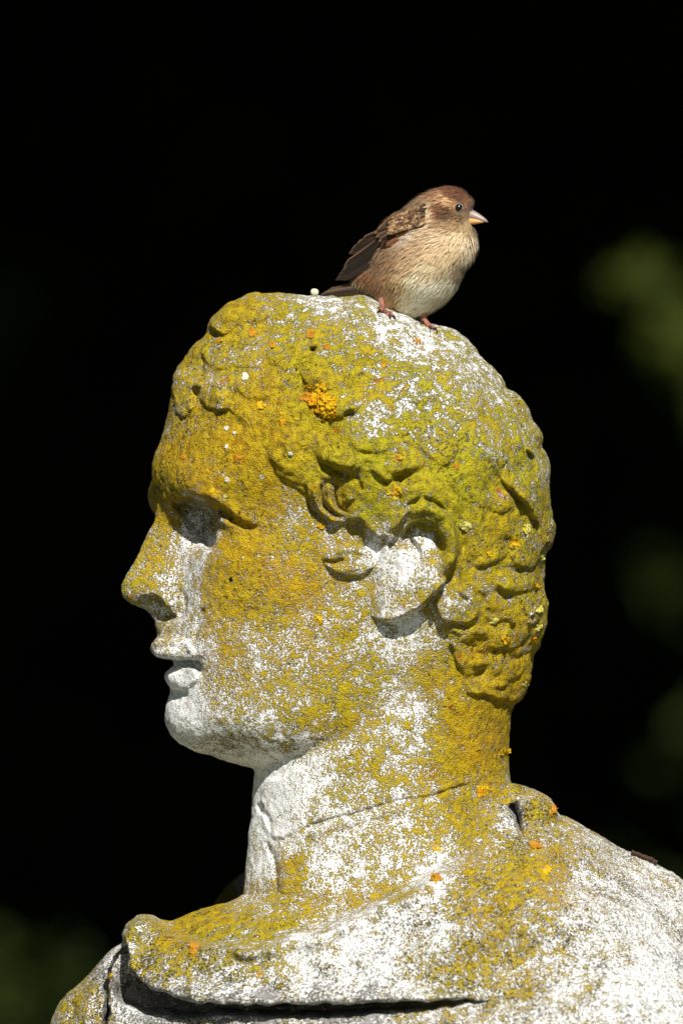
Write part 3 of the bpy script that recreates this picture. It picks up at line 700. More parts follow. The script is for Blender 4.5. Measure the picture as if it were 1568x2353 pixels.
for i0 in range(0, len(cx), 24):
    s = slice(i0, min(i0 + 24, len(cx)))
    X, Z = cx[s][:, None, None].astype(np.float32), cz[None, None, :].astype(np.float32)
    d = (Y1 ** 2 - qc[s][:, None, :].astype(np.float32)) / np.sqrt(4 * Y1 ** 2 + gc[s][:, None, :].astype(np.float32) + 400)
    if gx[0] < cx[s][-1] and cx[s][0] < 900:
        d = smin(d, ellipsoid(X, Y1, Z, (345, -15, 2158), (56, 80, 52)), 16)           # turned-over collar tip
        d = smin(d, ellipsoid(X, Y1, Z, (640, 650, 2300), (210, 130, 300)), 40)         # far side of the collar
    if cx[s][-1] > 1080:
        d = smin(d, ellipsoid(X, Y1, Z, (1226, -70, 1872), (48, 110, 50)), 16)         # rolled cloth at the nape
    d = d - dispc[s][:, None, :] * np.where(np.abs(Y1) < 20, 0.6, 1.0).astype(np.float32)
    d = np.maximum(d, Z - 2785)
    DC[s] = d
Vc, Fc = surface_nets(DC, (cx[0], cy[0], cz[0]), HC)
del DC
Vc, Nc = roughen(Vc, Fc, 1.2)
note_front(Vc[Vc[:, 1] < 40])
Wc = to_world(Vc); Fc = fix_winding(Wc, Fc)
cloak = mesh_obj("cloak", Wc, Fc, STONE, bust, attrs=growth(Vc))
tag(cloak, "carved cloak with a thick rolled collar, white stone with dark specks")

# ------------------------------------------------------------------ the sparrow
B_SIL = [(1027,430),(1045,432),(1061,439),(1076,454),(1085,473),(1079,490),(1077,508),(1083,524),(1088,540),(1091,557),(1088,580),(1080,600),(1071,612),(1060,635),(1048,657),(1033,678),(1016,692),(998,704),(978,714),(958,721),(938,723),(918,716),(902,708),(884,704),(866,694),(848,680),(832,668),
         (818,655),(812,642),(822,615),(838,585),(852,560),(870,530),(888,508),(910,491),(933,477),(961,455),(980,443),(1003,434)]
B_INT = [(1040,470,40),(1045,490,44),(1010,475,46),(1065,500,34),(1000,505,58),(1045,530,54),(1060,565,52),(1000,545,78),(960,540,74),(930,530,56),(900,545,42),(960,600,95),(1010,600,86),(920,590,84),(880,590,56),(860,610,44),
         (900,640,80),(960,660,86),(1010,645,70),(1045,610,52),(860,650,56),(920,685,56),(975,690,50),(845,660,36)]
def b_mid(x): return -12.0 - 0.36 * (x - 930.0)
HB = 2.6
bx = np.arange(795, 1110, HB); bz = np.arange(415, 740, HB); by = np.arange(-215, 150, HB)
XB, ZB = np.meshgrid(bx, bz, indexing='ij')
B_q = tps(B_SIL + [(a, b) for a, b, c in B_INT], [0.0] * len(B_SIL) + [c * c for a, b, c in B_INT])
qb = B_q(XB, ZB); ga, gb_ = np.gradient(qb, HB, HB)
YB = by[None, :, None] - b_mid(bx)[:, None, None]
DB = ((YB ** 2 - qb[:, None, :]) / np.sqrt(4 * YB ** 2 + (ga ** 2 + gb_ ** 2)[:, None, :] + 60)).astype(np.float32)
Vb, Fb = surface_nets(DB, (bx[0], by[0], bz[0]), HB)
def b_y(x, z):
    """near side of the bird at a side-view point"""
    q = B_q(np.array([[float(x)]]), np.array([[float(z)]]))[0, 0]
    return b_mid(x) - math.sqrt(max(q, 0.0))

# plumage colours by place: x, z, r, g, b
def cc(x, z, c):
    r, g, b = srgb(*c); k = 1.12 if z > 640 and c[0] > 200 else 1.0
    return (x, z, r * k, g * k, min(1, b * 1.06 * k))
PLUM = [cc(1065,455,(104,66,40)),cc(1045,440,(108,70,44)),cc(1050,455,(92,56,34)),cc(1060,462,(96,62,40)),cc(1025,436,(118,80,52)),cc(1078,470,(120,84,54)),cc(1083,484,(120,90,58)),cc(1035,450,(116,76,48)),
        cc(1030,462,(200,160,112)),cc(1015,452,(186,146,104)),cc(1040,470,(172,128,84)),cc(998,445,(150,110,76)),cc(1020,476,(116,78,48)),cc(1005,480,(124,84,56)),cc(1030,492,(88,64,38)),cc(1015,496,(84,60,36)),cc(1040,500,(98,74,44)),cc(1030,482,(92,62,38)),cc(1062,478,(120,98,76)),
        cc(1055,500,(120,94,60)),cc(1005,495,(120,80,54)),cc(985,480,(206,178,134)),cc(990,488,(206,180,138)),cc(970,470,(150,120,84)),cc(990,500,(196,170,128)),cc(1045,514,(150,122,82)),cc(1070,520,(168,142,100)),cc(1010,514,(150,120,84)),
        cc(960,500,(176,142,104)),cc(945,490,(120,90,62)),cc(925,500,(110,78,52)),cc(905,510,(96,70,48)),cc(950,525,(206,186,158)),cc(930,540,(190,170,144)),cc(980,530,(188,160,122)),
        cc(1010,540,(194,168,128)),cc(1050,545,(204,180,138)),cc(1080,550,(206,186,150)),cc(1075,580,(196,178,142)),cc(1040,580,(196,170,126)),cc(1000,575,(200,172,128)),cc(960,565,(186,156,116)),cc(925,570,(164,134,98)),
        cc(890,580,(142,112,78)),cc(870,600,(124,94,64)),cc(900,610,(150,118,82)),cc(940,605,(186,154,112)),cc(1060,615,(150,130,98)),cc(1045,625,(132,112,84)),cc(1030,620,(196,178,138)),cc(990,620,(206,186,142)),
        cc(850,630,(130,90,54)),cc(870,650,(140,104,70)),cc(840,655,(150,124,90)),cc(895,650,(168,132,88)),cc(920,640,(196,166,116)),cc(950,640,(212,200,160)),cc(1000,655,(224,218,190)),cc(1040,645,(220,212,186)),
        cc(980,680,(226,220,194)),cc(940,680,(214,200,160)),cc(900,685,(176,142,96)),cc(870,680,(158,124,84)),cc(940,710,(206,198,164)),cc(970,705,(214,206,176)),cc(1010,690,(204,196,168)),cc(830,660,(170,152,118))]
FLOW = [(1085,475,-.5,-.8),(1065,445,-.95,-.25),(1035,440,-1,.15),(1000,440,-.9,.4),(1060,490,-.9,.3),(1020,490,-.95,.35),(980,480,-.85,.5),(1075,520,-.45,.9),(1085,560,-.15,1),(1050,550,-.5,.85),(1000,540,-.85,.5),
        (960,520,-.9,.4),(920,500,-.85,.5),(1070,600,-.35,.95),(1030,600,-.55,.85),(980,600,-.75,.65),(930,590,-.85,.55),(880,590,-.8,.6),(1040,650,-.6,.85),(990,660,-.55,.85),(940,660,-.5,.87),(890,650,-.65,.75),(850,640,-.6,.8),
        (870,685,-.35,.95),(930,700,-.35,.95),(990,700,-.75,.65),(1020,685,-.75,.7)]
def feather_material():
    g = NT("plumage")
    c = g.n("ShaderNodeAttribute", attribute_name="tint").outputs["Color"]
    n = g.noise(g.co(), 900, 2, 0.6)
    c = g.mix(g.ramp(n, 0.35, 0.65, 0.0, 0.14), c, (0.05, 0.035, 0.022, 1))
    g.set(g.b.inputs["Base Color"], c)
    g.b.inputs["Roughness"].default_value = 0.75
    g.b.inputs["Specular IOR Level"].default_value = 0.2
    g.b.inputs["Sheen Weight"].default_value = 0.12
    return g.m
PLUMAGE = feather_material()
Wb = to_world(Vb); Fb = fix_winding(Wb, Fb)
tint = idw(PLUM, Vb[:, 0], Vb[:, 2], 4.0, 4.0)
sp = empty("sparrow", W(935, -20, 725), "small plump brown sparrow perched on top of the stone head, facing right", "bird")
body = mesh_obj("body", Wb, Fb, PLUMAGE, sp, attrs={"tint": tint * 0.9})

# overlapping body feathers, too small to pick apart
def make_plumage(n):
    Nn = -vert_normals(Vb, fix_winding(to_world(Vb), Fb))          # drawing space is mirrored
    cenb = Vb.mean(0)
    out = ((Vb - cenb) * Nn).sum(1).mean()
    if out < 0: Nn = -Nn
    A = np.linalg.norm(np.cross(Vb[Fb[:, 2]] - Vb[Fb[:, 0]], Vb[Fb[:, 3]] - Vb[Fb[:, 1]]), axis=1)
    pick = RNG.choice(len(Fb), n, p=A / A.sum())
    u = RNG.random((n, 2))
    q = Vb[Fb[pick]]
    P = (q[:, 0] * ((1 - u[:, :1]) * (1 - u[:, 1:])) + q[:, 1] * (u[:, :1] * (1 - u[:, 1:])) + q[:, 2] * (u[:, :1] * u[:, 1:]) + q[:, 3] * ((1 - u[:, :1]) * u[:, 1:]))
    N = Nn[Fb[pick]].mean(1); N /= np.linalg.norm(N, axis=1)[:, None]
    keep = np.hypot(P[:, 0] - 1053, P[:, 2] - 480) > 11
    keep &= ~((P[:, 0] > 1066) & (P[:, 2] > 485) & (P[:, 2] < 518))
    P, N = P[keep], N[keep]; n = len(P)
    fl = idw(FLOW, P[:, 0], P[:, 2], 3.0, 8.0)
    T = np.stack([fl[:, 0], 0.30 * RNG.standard_normal(n) * 0.3 + 0.25 * -fl[:, 0] * 0.36, fl[:, 1]], 1)
    T += RNG.standard_normal((n, 3)) * 0.16
    T -= N * (T * N).sum(1)[:, None]; T /= np.maximum(np.linalg.norm(T, axis=1), 1e-6)[:, None]
    Bn = np.cross(N, T)
    headness = sstep(540, 500, P[:, 2]) * sstep(960, 1000, P[:, 0])
    fl_len = 20 + 11 * RNG.random(n) - 11 * headness + 9 * sstep(660, 710, P[:, 2])
    wd = 2.7 + 1.2 * RNG.random(n) - 0.9 * headness
    # leave the rim by the wing and the far side trim
    lift = (0.10 + 0.24 * RNG.random(n) ** 1.5 + 0.12 * sstep(650, 700, P[:, 2]))
    base = P - N * 1.5
    mid = P + T * (fl_len * 0.5)[:, None] + N * (fl_len * lift * 0.6)[:, None]
    tip = P + T * fl_len[:, None] + N * (fl_len * lift * 0.75)[:, None] + RNG.standard_normal((n, 3)) * 0.8
    w1 = Bn * (wd * 0.5)[:, None]; w2 = Bn * (wd * 0.42)[:, None]
    V = np.stack([base - w1, base + w1, mid - w2 , mid + w2, tip], 1).reshape(-1, 3)
    k = np.arange(n)[:, None] * 5
    F = [tuple(f) for f in np.concatenate([k + 0, k + 1, k + 3, k + 2], 1)] + [tuple(f) for f in np.concatenate([k + 2, k + 3, k + 4], 1)]
    C0 = idw(PLUM, P[:, 0] + RNG.standard_normal(n) * 2, P[:, 2] + RNG.standard_normal(n) * 2, 6.0, 3.0)
    C0 = C0 * (0.97 + 0.16 * RNG.random(n))[:, None]
    streak = (RNG.random(n) < 0.03) & (P[:, 2] < 660)
    C0[streak] *= 0.5
    Ct = np.repeat(C0, 5, 0).reshape(n, 5, 3); Ct[:, :2] *= 0.9; Ct[:, 4] *= 1.10
    bl = np.cross(Bn, T); bl *= np.sign((bl * N).sum(1))[:, None]
    M = N * 0.95 + bl * 0.12 + RNG.standard_normal((n, 3)) * 0.06; M /= np.linalg.norm(M, axis=1)[:, None]
    return to_world(V), F, Ct.reshape(-1, 3), np.repeat(M * np.array([1, 1, -1]), 5, 0)
v, f, c, nn_ = make_plumage(21000)
pl = mesh_obj("plumage", v, f, PLUMAGE, body, attrs={"tint": np.clip(c, 0, 1)})
pl.data.normals_split_custom_set_from_vertices([tuple(q) for q in nn_])
tag(pl, kind="stuff")

def vane_material():
    g = NT("flight_feather")
    c = g.n("ShaderNodeAttribute", attribute_name="tint").outputs["Color"]
    g.set(g.b.inputs["Base Color"], c)
    g.b.inputs["Roughness"].default_value = 0.55
    g.b.inputs["Specular IOR Level"].default_value = 0.25
    return g.m
VANE = vane_material()
def vane(name, parent, a, b, w, dark, edge, y0, y1, bend=0.0, tipround=0.85, shaft=None, n=9):
    """one long feather as a thin closed blade between two side-view points"""
    a, b = np.array(a, float), np.array(b, float); d = b - a; L = np.linalg.norm(d); d /= L; p = np.array([-d[1], d[0]])
    prof = [-1, -0.62, -0.12, 0.12, 0.62, 1]
    V, Ct = [], []
    for side in (0, 1):
        for i in range(n + 1):
            t = i / n
            ww = w * 0.5 * (0.45 + 0.55 * min(1, t * 2.2)) * (1.0 if t < tipround else math.sqrt(max(0.02, 1 - ((t - tipround) / (1 - tipround)) ** 2)))
            c0 = a + d * L * t + p * bend * math.sin(t * math.pi)
            for j, s_ in enumerate(prof):
                q = c0 + p * ww * s_
                y = y0 + (y1 - y0) * t - 2.2 * (1 - s_ * s_) + (1.6 if side else 0)
                V.append((q[0], y, q[1]))
                col = edge if j in (0, 5) or t > 0.97 else dark
                if shaft and j in (2, 3): col = shaft
                Ct.append(col)
    m = len(prof); F = []
    o = (n + 1) * m
    for i in range(n):
        for j in range(m - 1):
            F.append((i * m + j, i * m + j + 1, (i + 1) * m + j + 1, (i + 1) * m + j)); F.append((o + i * m + j, o + (i + 1) * m + j, o + (i + 1) * m + j + 1, o + i * m + j + 1))
        for j in (0, m - 1):
            F.append((i * m + j, (i + 1) * m + j, o + (i + 1) * m + j, o + i * m + j))
    for i in (0, n):
        for j in range(m - 1): F.append((i * m + j, i * m + j + 1, o + i * m + j + 1, o + i * m + j))
    return mesh_obj(name, to_world(np.array(V)), F, VANE, parent, attrs={"tint": np.array(Ct)})

dk = srgb(74, 57, 43); dk2 = srgb(58, 45, 35); bk = srgb(40, 31, 25); ed = srgb(150, 122, 94); ed2 = srgb(176, 134, 98); ch = srgb(112, 72, 44); bf = srgb(170, 134, 96); gy_ = srgb(108, 94, 78)
# near wing: wing blade core then feathers
core = catmull([(955,505),(925,545),(885,585),(845,618),(805,640),(785,640),(800,600),(830,562),(865,530),(905,500)], 4, True)
cv = []
for s_ in (0, 1):
    for x, z in core: cv.append((x, b_mid(x) - (46 if s_ == 0 else 30) + max(0, (860 - x)) * 0.25, z))
nc = len(core); cf = [tuple(range(nc)), tuple(range(2 * nc - 1, nc - 1, -1))] + [(i, (i + 1) % nc, nc + (i + 1) % nc, nc + i) for i in range(nc)]
wing = mesh_obj("wing", to_world(np.array(cv)), cf, VANE, sp, smooth=False, attrs={"tint": np.tile(np.array(bk), (2 * nc, 1))})
cv2 = [(x, 2 * b_mid(x) - y, z) for x, y, z in cv]
wing2 = mesh_obj("wing", to_world(np.array(cv2)), cf, VANE, sp, smooth=False, attrs={"tint": np.tile(np.array(dk), (2 * nc, 1))})
def wy(x, k): return b_mid(x) - 50 - k + max(0, (870 - x)) * 0.28
fl_list = [((900,560),(771,643),17,dk2,gy_,0),((898,553),(776,634),15,bk,gy_,1.5),((890,548),(785,622),14,dk2,ed,3),((884,543),(789,612),13,bk,ed2,4.5),((880,540),(792,606),11,dk2,ed2,6),
           ((892,530),(801,583),15,dk,ed,7.5),((900,522),(806,574),14,bk,ed,9),((905,516),(818,562),14,dk,ed,10.5),((908,512),(832,550),13,bk,ed2,12)]
for a, b, w, d1, e1, k in fl_list:
    vane("flight_feather", wing, a, b, w, d1, e1, wy(a[0], k), wy(b[0], k), bend=-3, shaft=srgb(30,24,20))
cov = [((945,512),(868,556),13,bk,bf,14),((945,517),(872,566),12,bk,ch,16),((948,521),(884,568),13,ch,srgb(140,90,56),18),((940,507),(862,546),12,dk,bf,15),((938,502),(858,538),11,bk,ed2,16),((940,497),(866,527),12,dk,bf,17),((945,492),(878,515),12,dk,ed2,18),
       ((955,498),(896,524),13,srgb(92,62,40),bf,20),((958,492),(900,512),12,bk,bf,21),((960,486),(905,503),11,srgb(98,68,46),ed2,22),((965,504),(905,534),13,srgb(120,78,48),bf,22),((962,512),(908,544),12,srgb(108,72,46),bf,23)]
for a, b, w, d1, e1, k in cov:
    vane("covert_feather", wing, a, b, w, d1, e1, wy(a[0], k), wy(b[0], k * 0.9), bend=-2)
# soft scapular feathers that hide the roots of the wing feathers
def scapulars(n):
    x = RNG.uniform(896, 966, n); z = 478 + (985 - x) * 0.30 + RNG.uniform(-6, 34, n)
    V, Ct = [], []
    for i in range(n):
        k = 26 + 4 * RNG.random(); d = np.array([-0.86, 0.42]) + RNG.standard_normal(2) * 0.13; d /= np.linalg.norm(d); p = np.array([-d[1], d[0]]); L = 18 + 10 * RNG.random(); w = 2.6 + RNG.random()
        a = np.array([x[i], z[i]]) - d * L * .5; m = a + d * L * .5; b = a + d * L
        y = lambda q, e: min(wy(q[0], k), b_y(q[0], q[1]) - 2) - e
        for q, e in ((a - p * w * .8, -3), (a + p * w * .8, -3), (m - p * w, 1), (m + p * w, 1), (b, 0)): V.append((q[0], y(q, e), q[1]))
        c = np.array([srgb(128,94,64), srgb(104,74,50), srgb(152,118,84), srgb(66,48,34), srgb(176,142,104)][RNG.integers(0, 5) if z[i] > 478 + (985 - x[i]) * 0.30 + 4 else RNG.integers(0, 4)]) * RNG.uniform(.75, 1.15)
        Ct += [c * .7, c * .7, c, c, c * 1.1]
    F = []
    for i in range(n): F += [(5 * i, 5 * i + 1, 5 * i + 3, 5 * i + 2), (5 * i + 2, 5 * i + 3, 5 * i + 4)]
    return to_world(np.array(V)), F, np.clip(np.array(Ct), 0, 1)
v, f, c = scapulars(420)
tag(mesh_obj("scapular_feathers", v, f, PLUMAGE, wing, smooth=False, attrs={"tint": c}), kind="stuff")
# tail
tail = mesh_obj("tail", to_world(np.array([(850,b_mid(850)-12,648),(850,b_mid(850)+14,648),(740,b_mid(740)+12,672),(740,b_mid(740)-6,672),(850,b_mid(850)-12,668),(850,b_mid(850)+14,668),(740,b_mid(740)+12,675),(740,b_mid(740)-6,675)])),
                [(0,1,2,3),(7,6,5,4),(0,4,5,1),(1,5,6,2),(2,6,7,3),(3,7,4,0)], VANE, sp, smooth=False, attrs={"tint": np.tile(np.array(bk), (8, 1))})
for i, (a, b, d1, e1) in enumerate([((855,648),(752,666),dk,gy_),((855,652),(744,671),dk2,gy_),((855,657),(737,675),dk,ed),((855,662),(735,677),dk2,gy_),((858,668),(745,678),dk,gy_),((862,672),(775,678),srgb(120,104,80),bf),((864,668),(792,672),srgb(140,122,94),bf)]):
    vane("tail_feather", tail, a, b, 10, d1, e1, b_mid(850) - 16 - i * 1.3, b_mid(740) - 10 - i * 1.3, bend=1.5, shaft=bk)

# beak, eyes, legs
def tube(pts, rad, seg=8, flat=1.0, cap=True):
    """drawing-space tube; flat scales the radius across the view direction"""
    P = np.array(pts, float); V, F = [], []
    for i, p in enumerate(P):
        t = P[min(i + 1, len(P) - 1)] - P[max(i - 1, 0)]; t /= max(np.linalg.norm(t), 1e-9)
        u = np.cross(t, (0, 1, 0)); u /= max(np.linalg.norm(u), 1e-9); v = np.cross(t, u)
        for k in range(seg):
            a = 2 * math.pi * k / seg
            V.append(p + rad[i] * (math.cos(a) * u + flat * math.sin(a) * v))
    for i in range(len(P) - 1):
        for k in range(seg):
            F.append((i * seg + k, i * seg + (k + 1) % seg, (i + 1) * seg + (k + 1) % seg, (i + 1) * seg + k))
    if cap: F += [tuple(range(seg))[::-1], tuple(range((len(P) - 1) * seg, len(P) * seg))]
    return np.array(V), F
def bt(x, z, dy=0): return (x, b_mid(x) + dy, z)
def horn(name, c1, c2, axis0, axis1):
    g = NT(name); sx = g.n("ShaderNodeSeparateXYZ"); g.set(sx.inputs[0], g.co())
    f = g.ramp(sx.outputs[0], axis0, axis1)
    g.set(g.b.inputs["Base Color"], g.mix(f, (*c1, 1), (*c2, 1))); g.b.inputs["Roughness"].default_value = 0.38; g.b.inputs["Specular IOR Level"].default_value = 0.4
    return g.m
x0, x1 = (W(1070, 0, 0)[0] - W(935, 0, 0)[0]), (W(1112, 0, 0)[0] - W(935, 0, 0)[0])
beak = empty("beak", (0, 0, 0)); beak.parent = sp
v, f = tube([bt(1066,494),bt(1076,494.5),bt(1086,497),bt(1096,501),bt(1106,505.5),bt(1113,509),bt(1119,512.5)], [9, 12, 11, 8.6, 6.0, 3.6, .5], 12, 0.95)
mesh_obj("upper_mandible", to_world(v), f, horn("beak_horn", srgb(228,196,84), srgb(150,130,120), x0 + 0.1 * (x1 - x0), x0 + 0.9 * (x1 - x0)), beak)
v, f = tube([bt(1064,507),bt(1075,508.5),bt(1086,509),bt(1096,509.6),bt(1106,510.6),bt(1112,511.5)], [8, 9.6, 9, 6.6, 3.6, .6], 12, 0.95)
mesh_obj("lower_mandible", to_world(v), f, horn("beak_pale", srgb(238,200,96), srgb(216,160,96), x0, x1), beak)
beak.location = (0, 0, 0)
def ball(c, r, ry, nu=14, nv=8):
    V, F = [(c[0], c[1], c[2] - r)], []
    for i in range(1, nv):
        for k in range(nu):
            a = math.pi * i / nv; b = 2 * math.pi * k / nu
            V.append((c[0] + r * math.sin(a) * math.cos(b), c[1] + ry * math.sin(a) * math.sin(b), c[2] - r * math.cos(a)))
    V.append((c[0], c[1], c[2] + r)); n = len(V)
    for k in range(nu):
        F.append((0, 1 + (k + 1) % nu, 1 + k)); F.append((n - 1, n - 1 - nu + k, n - 1 - nu + (k + 1) % nu))
    for i in range(nv - 2):
        for k in range(nu): F.append((1 + i * nu + k, 1 + i * nu + (k + 1) % nu, 1 + (i + 1) * nu + (k + 1) % nu, 1 + (i + 1) * nu + k))
    return np.array(V), F
EYE = simple_mat("wet_black_eye", (0.004, 0.003, 0.003), 0.13, 0.9)
RING = simple_mat("pale_eye_ring", srgb(128, 114, 96), 0.7)
for sgn in (-1, 1):
    yy = b_y(1052, 479.5); yy = yy if sgn < 0 else 2 * b_mid(1052) - yy
    v, f = ball((1052, yy + sgn * 3.0, 479.5), 8.2, 7.0)
    eye = mesh_obj("eye", to_world(v), f, EYE, sp)
    ring = []
    for k in range(19):
        a = 2 * math.pi * k / 18; ring.append((1052 + 8.6 * math.cos(a), yy + sgn * 3.0 + 0.36 * -8.0 * math.cos(a), 479.5 + 8.4 * math.sin(a)))
    v, f = tube(ring, [1.1] * 19, 6)
    mesh_obj("eyelid", to_world(v), f, RING, eye)
SKIN = simple_mat("scaly_pink_leg", srgb(150, 98, 80), 0.6, 0.3, 0.3, 1500, 0.4)
CLAW = simple_mat("dark_claw", srgb(48, 40, 40), 0.35, 0.4)
def st(x, z, up=4.0):
    return (x, front_y(x, z) - up, z)
def leg(top, ankle, toes):
    v, f = tube([top, tuple((np.array(top) + np.array(ankle)) / 2), ankle], [6.5, 6.0, 6.5], 10)
    lg = mesh_obj("leg", to_world(v), f, SKIN, sp)
    for path, cl in toes:
        pts = [ankle] + path
        k = len(pts)
        v, f = tube(catmull(pts, 4), np.interp(np.linspace(0, 1, (k - 1) * 4 + 1), [0, .5, .9, 1], [5.6, 4.3, 4.1, 3.2]), 9)
        toe = mesh_obj("toe", to_world(v), f, SKIN, lg)
        v, f = tube(catmull([path[-1]] + cl, 4), np.linspace(3.0, 0.5, len(cl) * 4 + 1), 7)
        mesh_obj("claw", to_world(v), f, CLAW, toe)
a1 = st(879, 712, 7)
leg((873, a1[1] + 8, 688), a1, [([st(887, 719, 5), st(896, 722, 6), st(902, 728, 5)], [st(906, 731, 6), st(909, 738, 2)]), ([st(886, 721, 5), st(893, 726, 5)], [st(896, 729, 5), st(897, 735, 2)]), ([st(872, 714, 5)], [st(868, 717, 3), st(866, 720, 1)])])
a2 = st(973, 733, 7)
leg((977, a2[1] + 8, 706), a2, [([st(981, 743, 5), st(989, 749, 6), st(996, 754, 5)], [st(1001, 758, 5), st(1004, 765, 2)]), ([st(979, 745, 5), st(985, 751, 5)], [st(988, 754, 5), st(988, 761, 2)]), ([st(968, 738, 5)], [st(966, 742, 4), st(966, 747, 1)])])

# ------------------------------------------------------------------ lichen rosettes, pebble, twig on the stone
def rosette_mat(name, c1, c2, c3):
    g = NT(name); co = g.co(); n = g.noise(co, 420, 3, 0.65); n2 = g.noise(co, 120, 2, 0.5, off=(4, 2, 2))
    c = g.mix(g.ramp(n, 0.35, 0.65), (*c1, 1), (*c2, 1)); c = g.mix(g.ramp(n2, 0.5, 0.62), c, (*c3, 1))
    g.set(g.b.inputs["Base Color"], c); g.b.inputs["Roughness"].default_value = 0.85; g.b.inputs["Specular IOR Level"].default_value = 0.15
    g.set(g.b.inputs["Normal"], g.bump(n, 0.8, 0.0012)); return g.m
YEL = rosette_mat("yellow_rosette_lichen", (0.42, 0.24, 0.004), (0.62, 0.40, 0.010), (0.58, 0.27, 0.006))
ORA = rosette_mat("orange_rosette_lichen", (0.33, 0.13, 0.010), (0.46, 0.21, 0.014), (0.44, 0.28, 0.014))
PALE = rosette_mat("pale_green_rosette_lichen", (0.34, 0.32, 0.06), (0.55, 0.52, 0.16), (0.50, 0.40, 0.03))
WHT = rosette_mat("white_crust_lichen", (0.46, 0.44, 0.37), (0.66, 0.64, 0.56), (0.52, 0.50, 0.40))
def rosette(parent, x, z, r, mat, h=7.0, seed=0, name="lichen_rosette", frill=0.45):
    """a crumbly crust: a patch of grid with a ragged outline and knobbly height"""
    st_ = max(2.2, r / 16); m = int(1.6 * r / st_) + 1
    ii, jj = np.meshgrid(np.arange(-m, m + 1), np.arange(-m, m + 1), indexing='ij')
    px, pz = ii * st_, jj * st_
    Q = np.stack([px.ravel() + 500, pz.ravel() + 500, np.full(px.size, seed * 13.7)], 1)
    edge = r - np.hypot(px, pz / 0.9) + frill * r * (vnoise(Q, 2.2 / r, seed) + 0.8 * vnoise(Q, 1 / 6., seed + 1)).reshape(px.shape)
    kn = (0.5 + 0.5 * vnoise(Q, 1 / 5.5, seed + 2)).reshape(px.shape) ** 1.5
    gap = vnoise(Q, 1 / 9., seed + 3).reshape(px.shape)
    hh = np.where(edge > st_ * 0.8, h * (0.15 + 1.1 * kn) * (-0.2 + 1.2 * sstep(-0.35, 0.05, gap)), -1.5)
    on = edge > -st_ * 0.4
    cell = on[:-1, :-1] & on[1:, :-1] & on[1:, 1:] & on[:-1, 1:]
    seen = np.zeros(cell.shape, bool); best = []
    for i in range(cell.shape[0]):
        for j in range(cell.shape[1]):
            if cell[i, j] and not seen[i, j]:
                todo, comp = [(i, j)], []; seen[i, j] = True
                while todo:
                    a, b = todo.pop(); comp.append((a, b))
                    for c, d in ((a + 1, b), (a - 1, b), (a, b + 1), (a, b - 1)):
                        if 0 <= c < cell.shape[0] and 0 <= d < cell.shape[1] and cell[c, d] and not seen[c, d]: seen[c, d] = True; todo.append((c, d))
                if len(comp) > len(best): best = comp
    ids, V, F = {}, [], []; rj = np.random.default_rng(seed)
    def vid_(i, j):
        if (i, j) not in ids:
            ids[(i, j)] = len(V); jx, jz = rj.uniform(-.42, .42, 2) * st_; X_, Z_ = x + px[i, j] + jx, z + pz[i, j] + jz
            V.append((X_, front_y(X_, Z_) - hh[i, j], Z_))
        return ids[(i, j)]
    for i, j in best: F.append((vid_(i, j), vid_(i + 1, j), vid_(i + 1, j + 1), vid_(i, j + 1)))
    return mesh_obj(name, to_world(np.array(V)), F, mat, parent, smooth=r < 16)
def disc(parent, x, z, r, seed):
    rg = np.random.default_rng(seed); n = 16; V = [(x, front_y(x, z) - 0.8, z)]
    jit = 1 + 0.22 * rg.standard_normal(n)
    for t, hh in ((0.55, 0.8), (0.85, 0.6), (1.0, -1.0)):
        for k in range(n):
            a = 2 * math.pi * k / n; px, pz = x + r * t * jit[k] * math.cos(a), z + r * t * jit[k] * math.sin(a)
            V.append((px, front_y(x, z) * .35 + front_y(px, pz) * .65 - hh - 0.5 * rg.random(), pz))
    F = [(0, 1 + (k + 1) % n, 1 + k) for k in range(n)] + [(1 + i * n + k, 1 + i * n + (k + 1) % n, 1 + (i + 1) * n + (k + 1) % n, 1 + (i + 1) * n + k) for i in range(2) for k in range(n)]
    return mesh_obj("lichen_disc", to_world(np.array(V)), F, WHT, parent)
